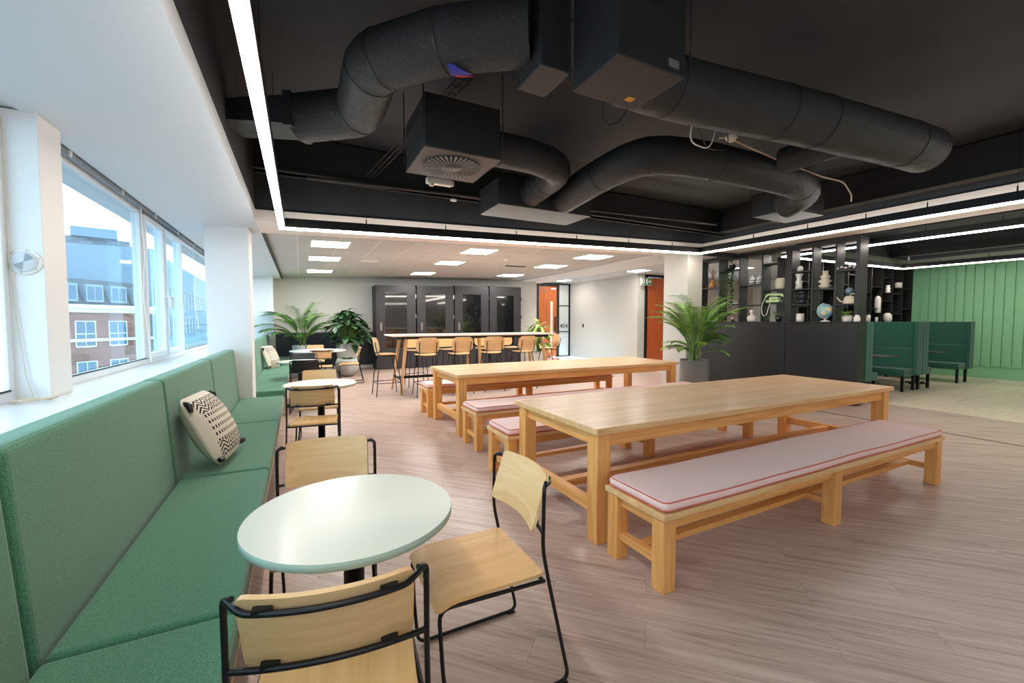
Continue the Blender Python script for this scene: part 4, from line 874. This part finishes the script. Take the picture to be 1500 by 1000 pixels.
def exA(t,L_):
    obj('cornice',MB().box(-.1,-.35,1.9,L_+.1,0,2.15).box(-.1,-.2,1.6,L_+.1,0,1.9).box(-.1,-.12,-.45,L_+.1,0,-.25),STONE,t)
    obj('mansard_roof',MB().add([(0,.2,2.15),(L_,.2,2.15),(L_,1.0,4.0),(0,1.0,4.0),(0,4,2.15),(L_,4,2.15),(L_,4,4.0),(0,4,4.0)],[(0,1,2,3),(3,2,6,7),(0,3,7,4),(1,5,6,2)]),SLATE,t)
    for k in range(int(L_/1.6)):
        d=obj('dormer',MB().box(.5+k*1.6,.1,2.35,1.6+k*1.6,1.2,3.6),CONCW,t); obj('pane',MB().box(.6+k*1.6,.08,2.5,1.0+k*1.6,.1,3.45).box(1.1+k*1.6,.08,2.5,1.5+k*1.6,.1,3.45),BGLASS,d)
pA=camw(30,26); pB=camw(222,34)
winsA=[(.8+k*2.1,z,1.15,1.7,1) for k in range(10) for z in(-.75,-3.6,-6.4)]
_b=block('terrace_building','red brick terrace with white cornice and sash windows across the street',pA,pB,6,-12.4,1.9,BRICKR,winsA,exA); _b.location.z=.45
winsB=[(1.5+k*2.9,z,1.3,1.5,0) for k in range(11) for z in(8.0,5.2)]
block('office_block','pale brick office block rising behind the red terrace',camw(20,42),camw(196,49),8,-12,10.6,BRICKG,winsB)
block('roof_storey','set-back top storey on the pale brick office block',camw(110,45),camw(178,47.5),5,10.6,11.6,CONCW,[])
winsC=[(1+k*2.4,z,1.4,1.8,0) for k in range(16) for z in(-9,-6,-3,0,3,6)]
block('street_building','long grey-blue building receding down the right side of the street',camw(224,36),camw(330,92),8,-12,7.6,CONCW,[w for w in winsC if w[1]<5],None)
block('brick_corner_building','dark glazed corner building at the end of the street',camw(182,62),camw(232,66),8,-12,12.6,mat('blue_brick',lin(110,138,160),.7),[(1+k*2.2,z,1.2,1.6,0) for k in range(3) for z in(2,5,8)])
struct('ground_street',B(-120,-60,-12.2,-1.9,120,-12),ASPH)
# ------------------------------------------------------------------ world, camera, view
w=bpy.data.worlds.new('world'); sc.world=w; w.use_nodes=True; N=w.node_tree.nodes; bg=N['Background']
bg.inputs[0].default_value=(.66,.87,1.0,1); bg.inputs[1].default_value=1.55
cam=bpy.data.cameras.new('camera'); co=bpy.data.objects.new('camera',cam); COL.objects.link(co)
cam.sensor_width=36; cam.lens=615/1500*36; cam.clip_start=.05; cam.clip_end=400
co.location=(0,0,1.40); co.rotation_euler=(PI/2-math.atan(29/615),0,-math.radians(26.825))
sc.camera=co
vs=sc.view_settings; vs.view_transform='Standard'; vs.look='None'; vs.gamma=1; vs.use_curve_mapping=False; vs.exposure=1.6
sc.cycles.use_denoising=True
sc.cycles.max_bounces=8; sc.cycles.diffuse_bounces=5; sc.cycles.sample_clamp_indirect=6; sc.cycles.caustics_reflective=False; sc.cycles.caustics_refractive=False
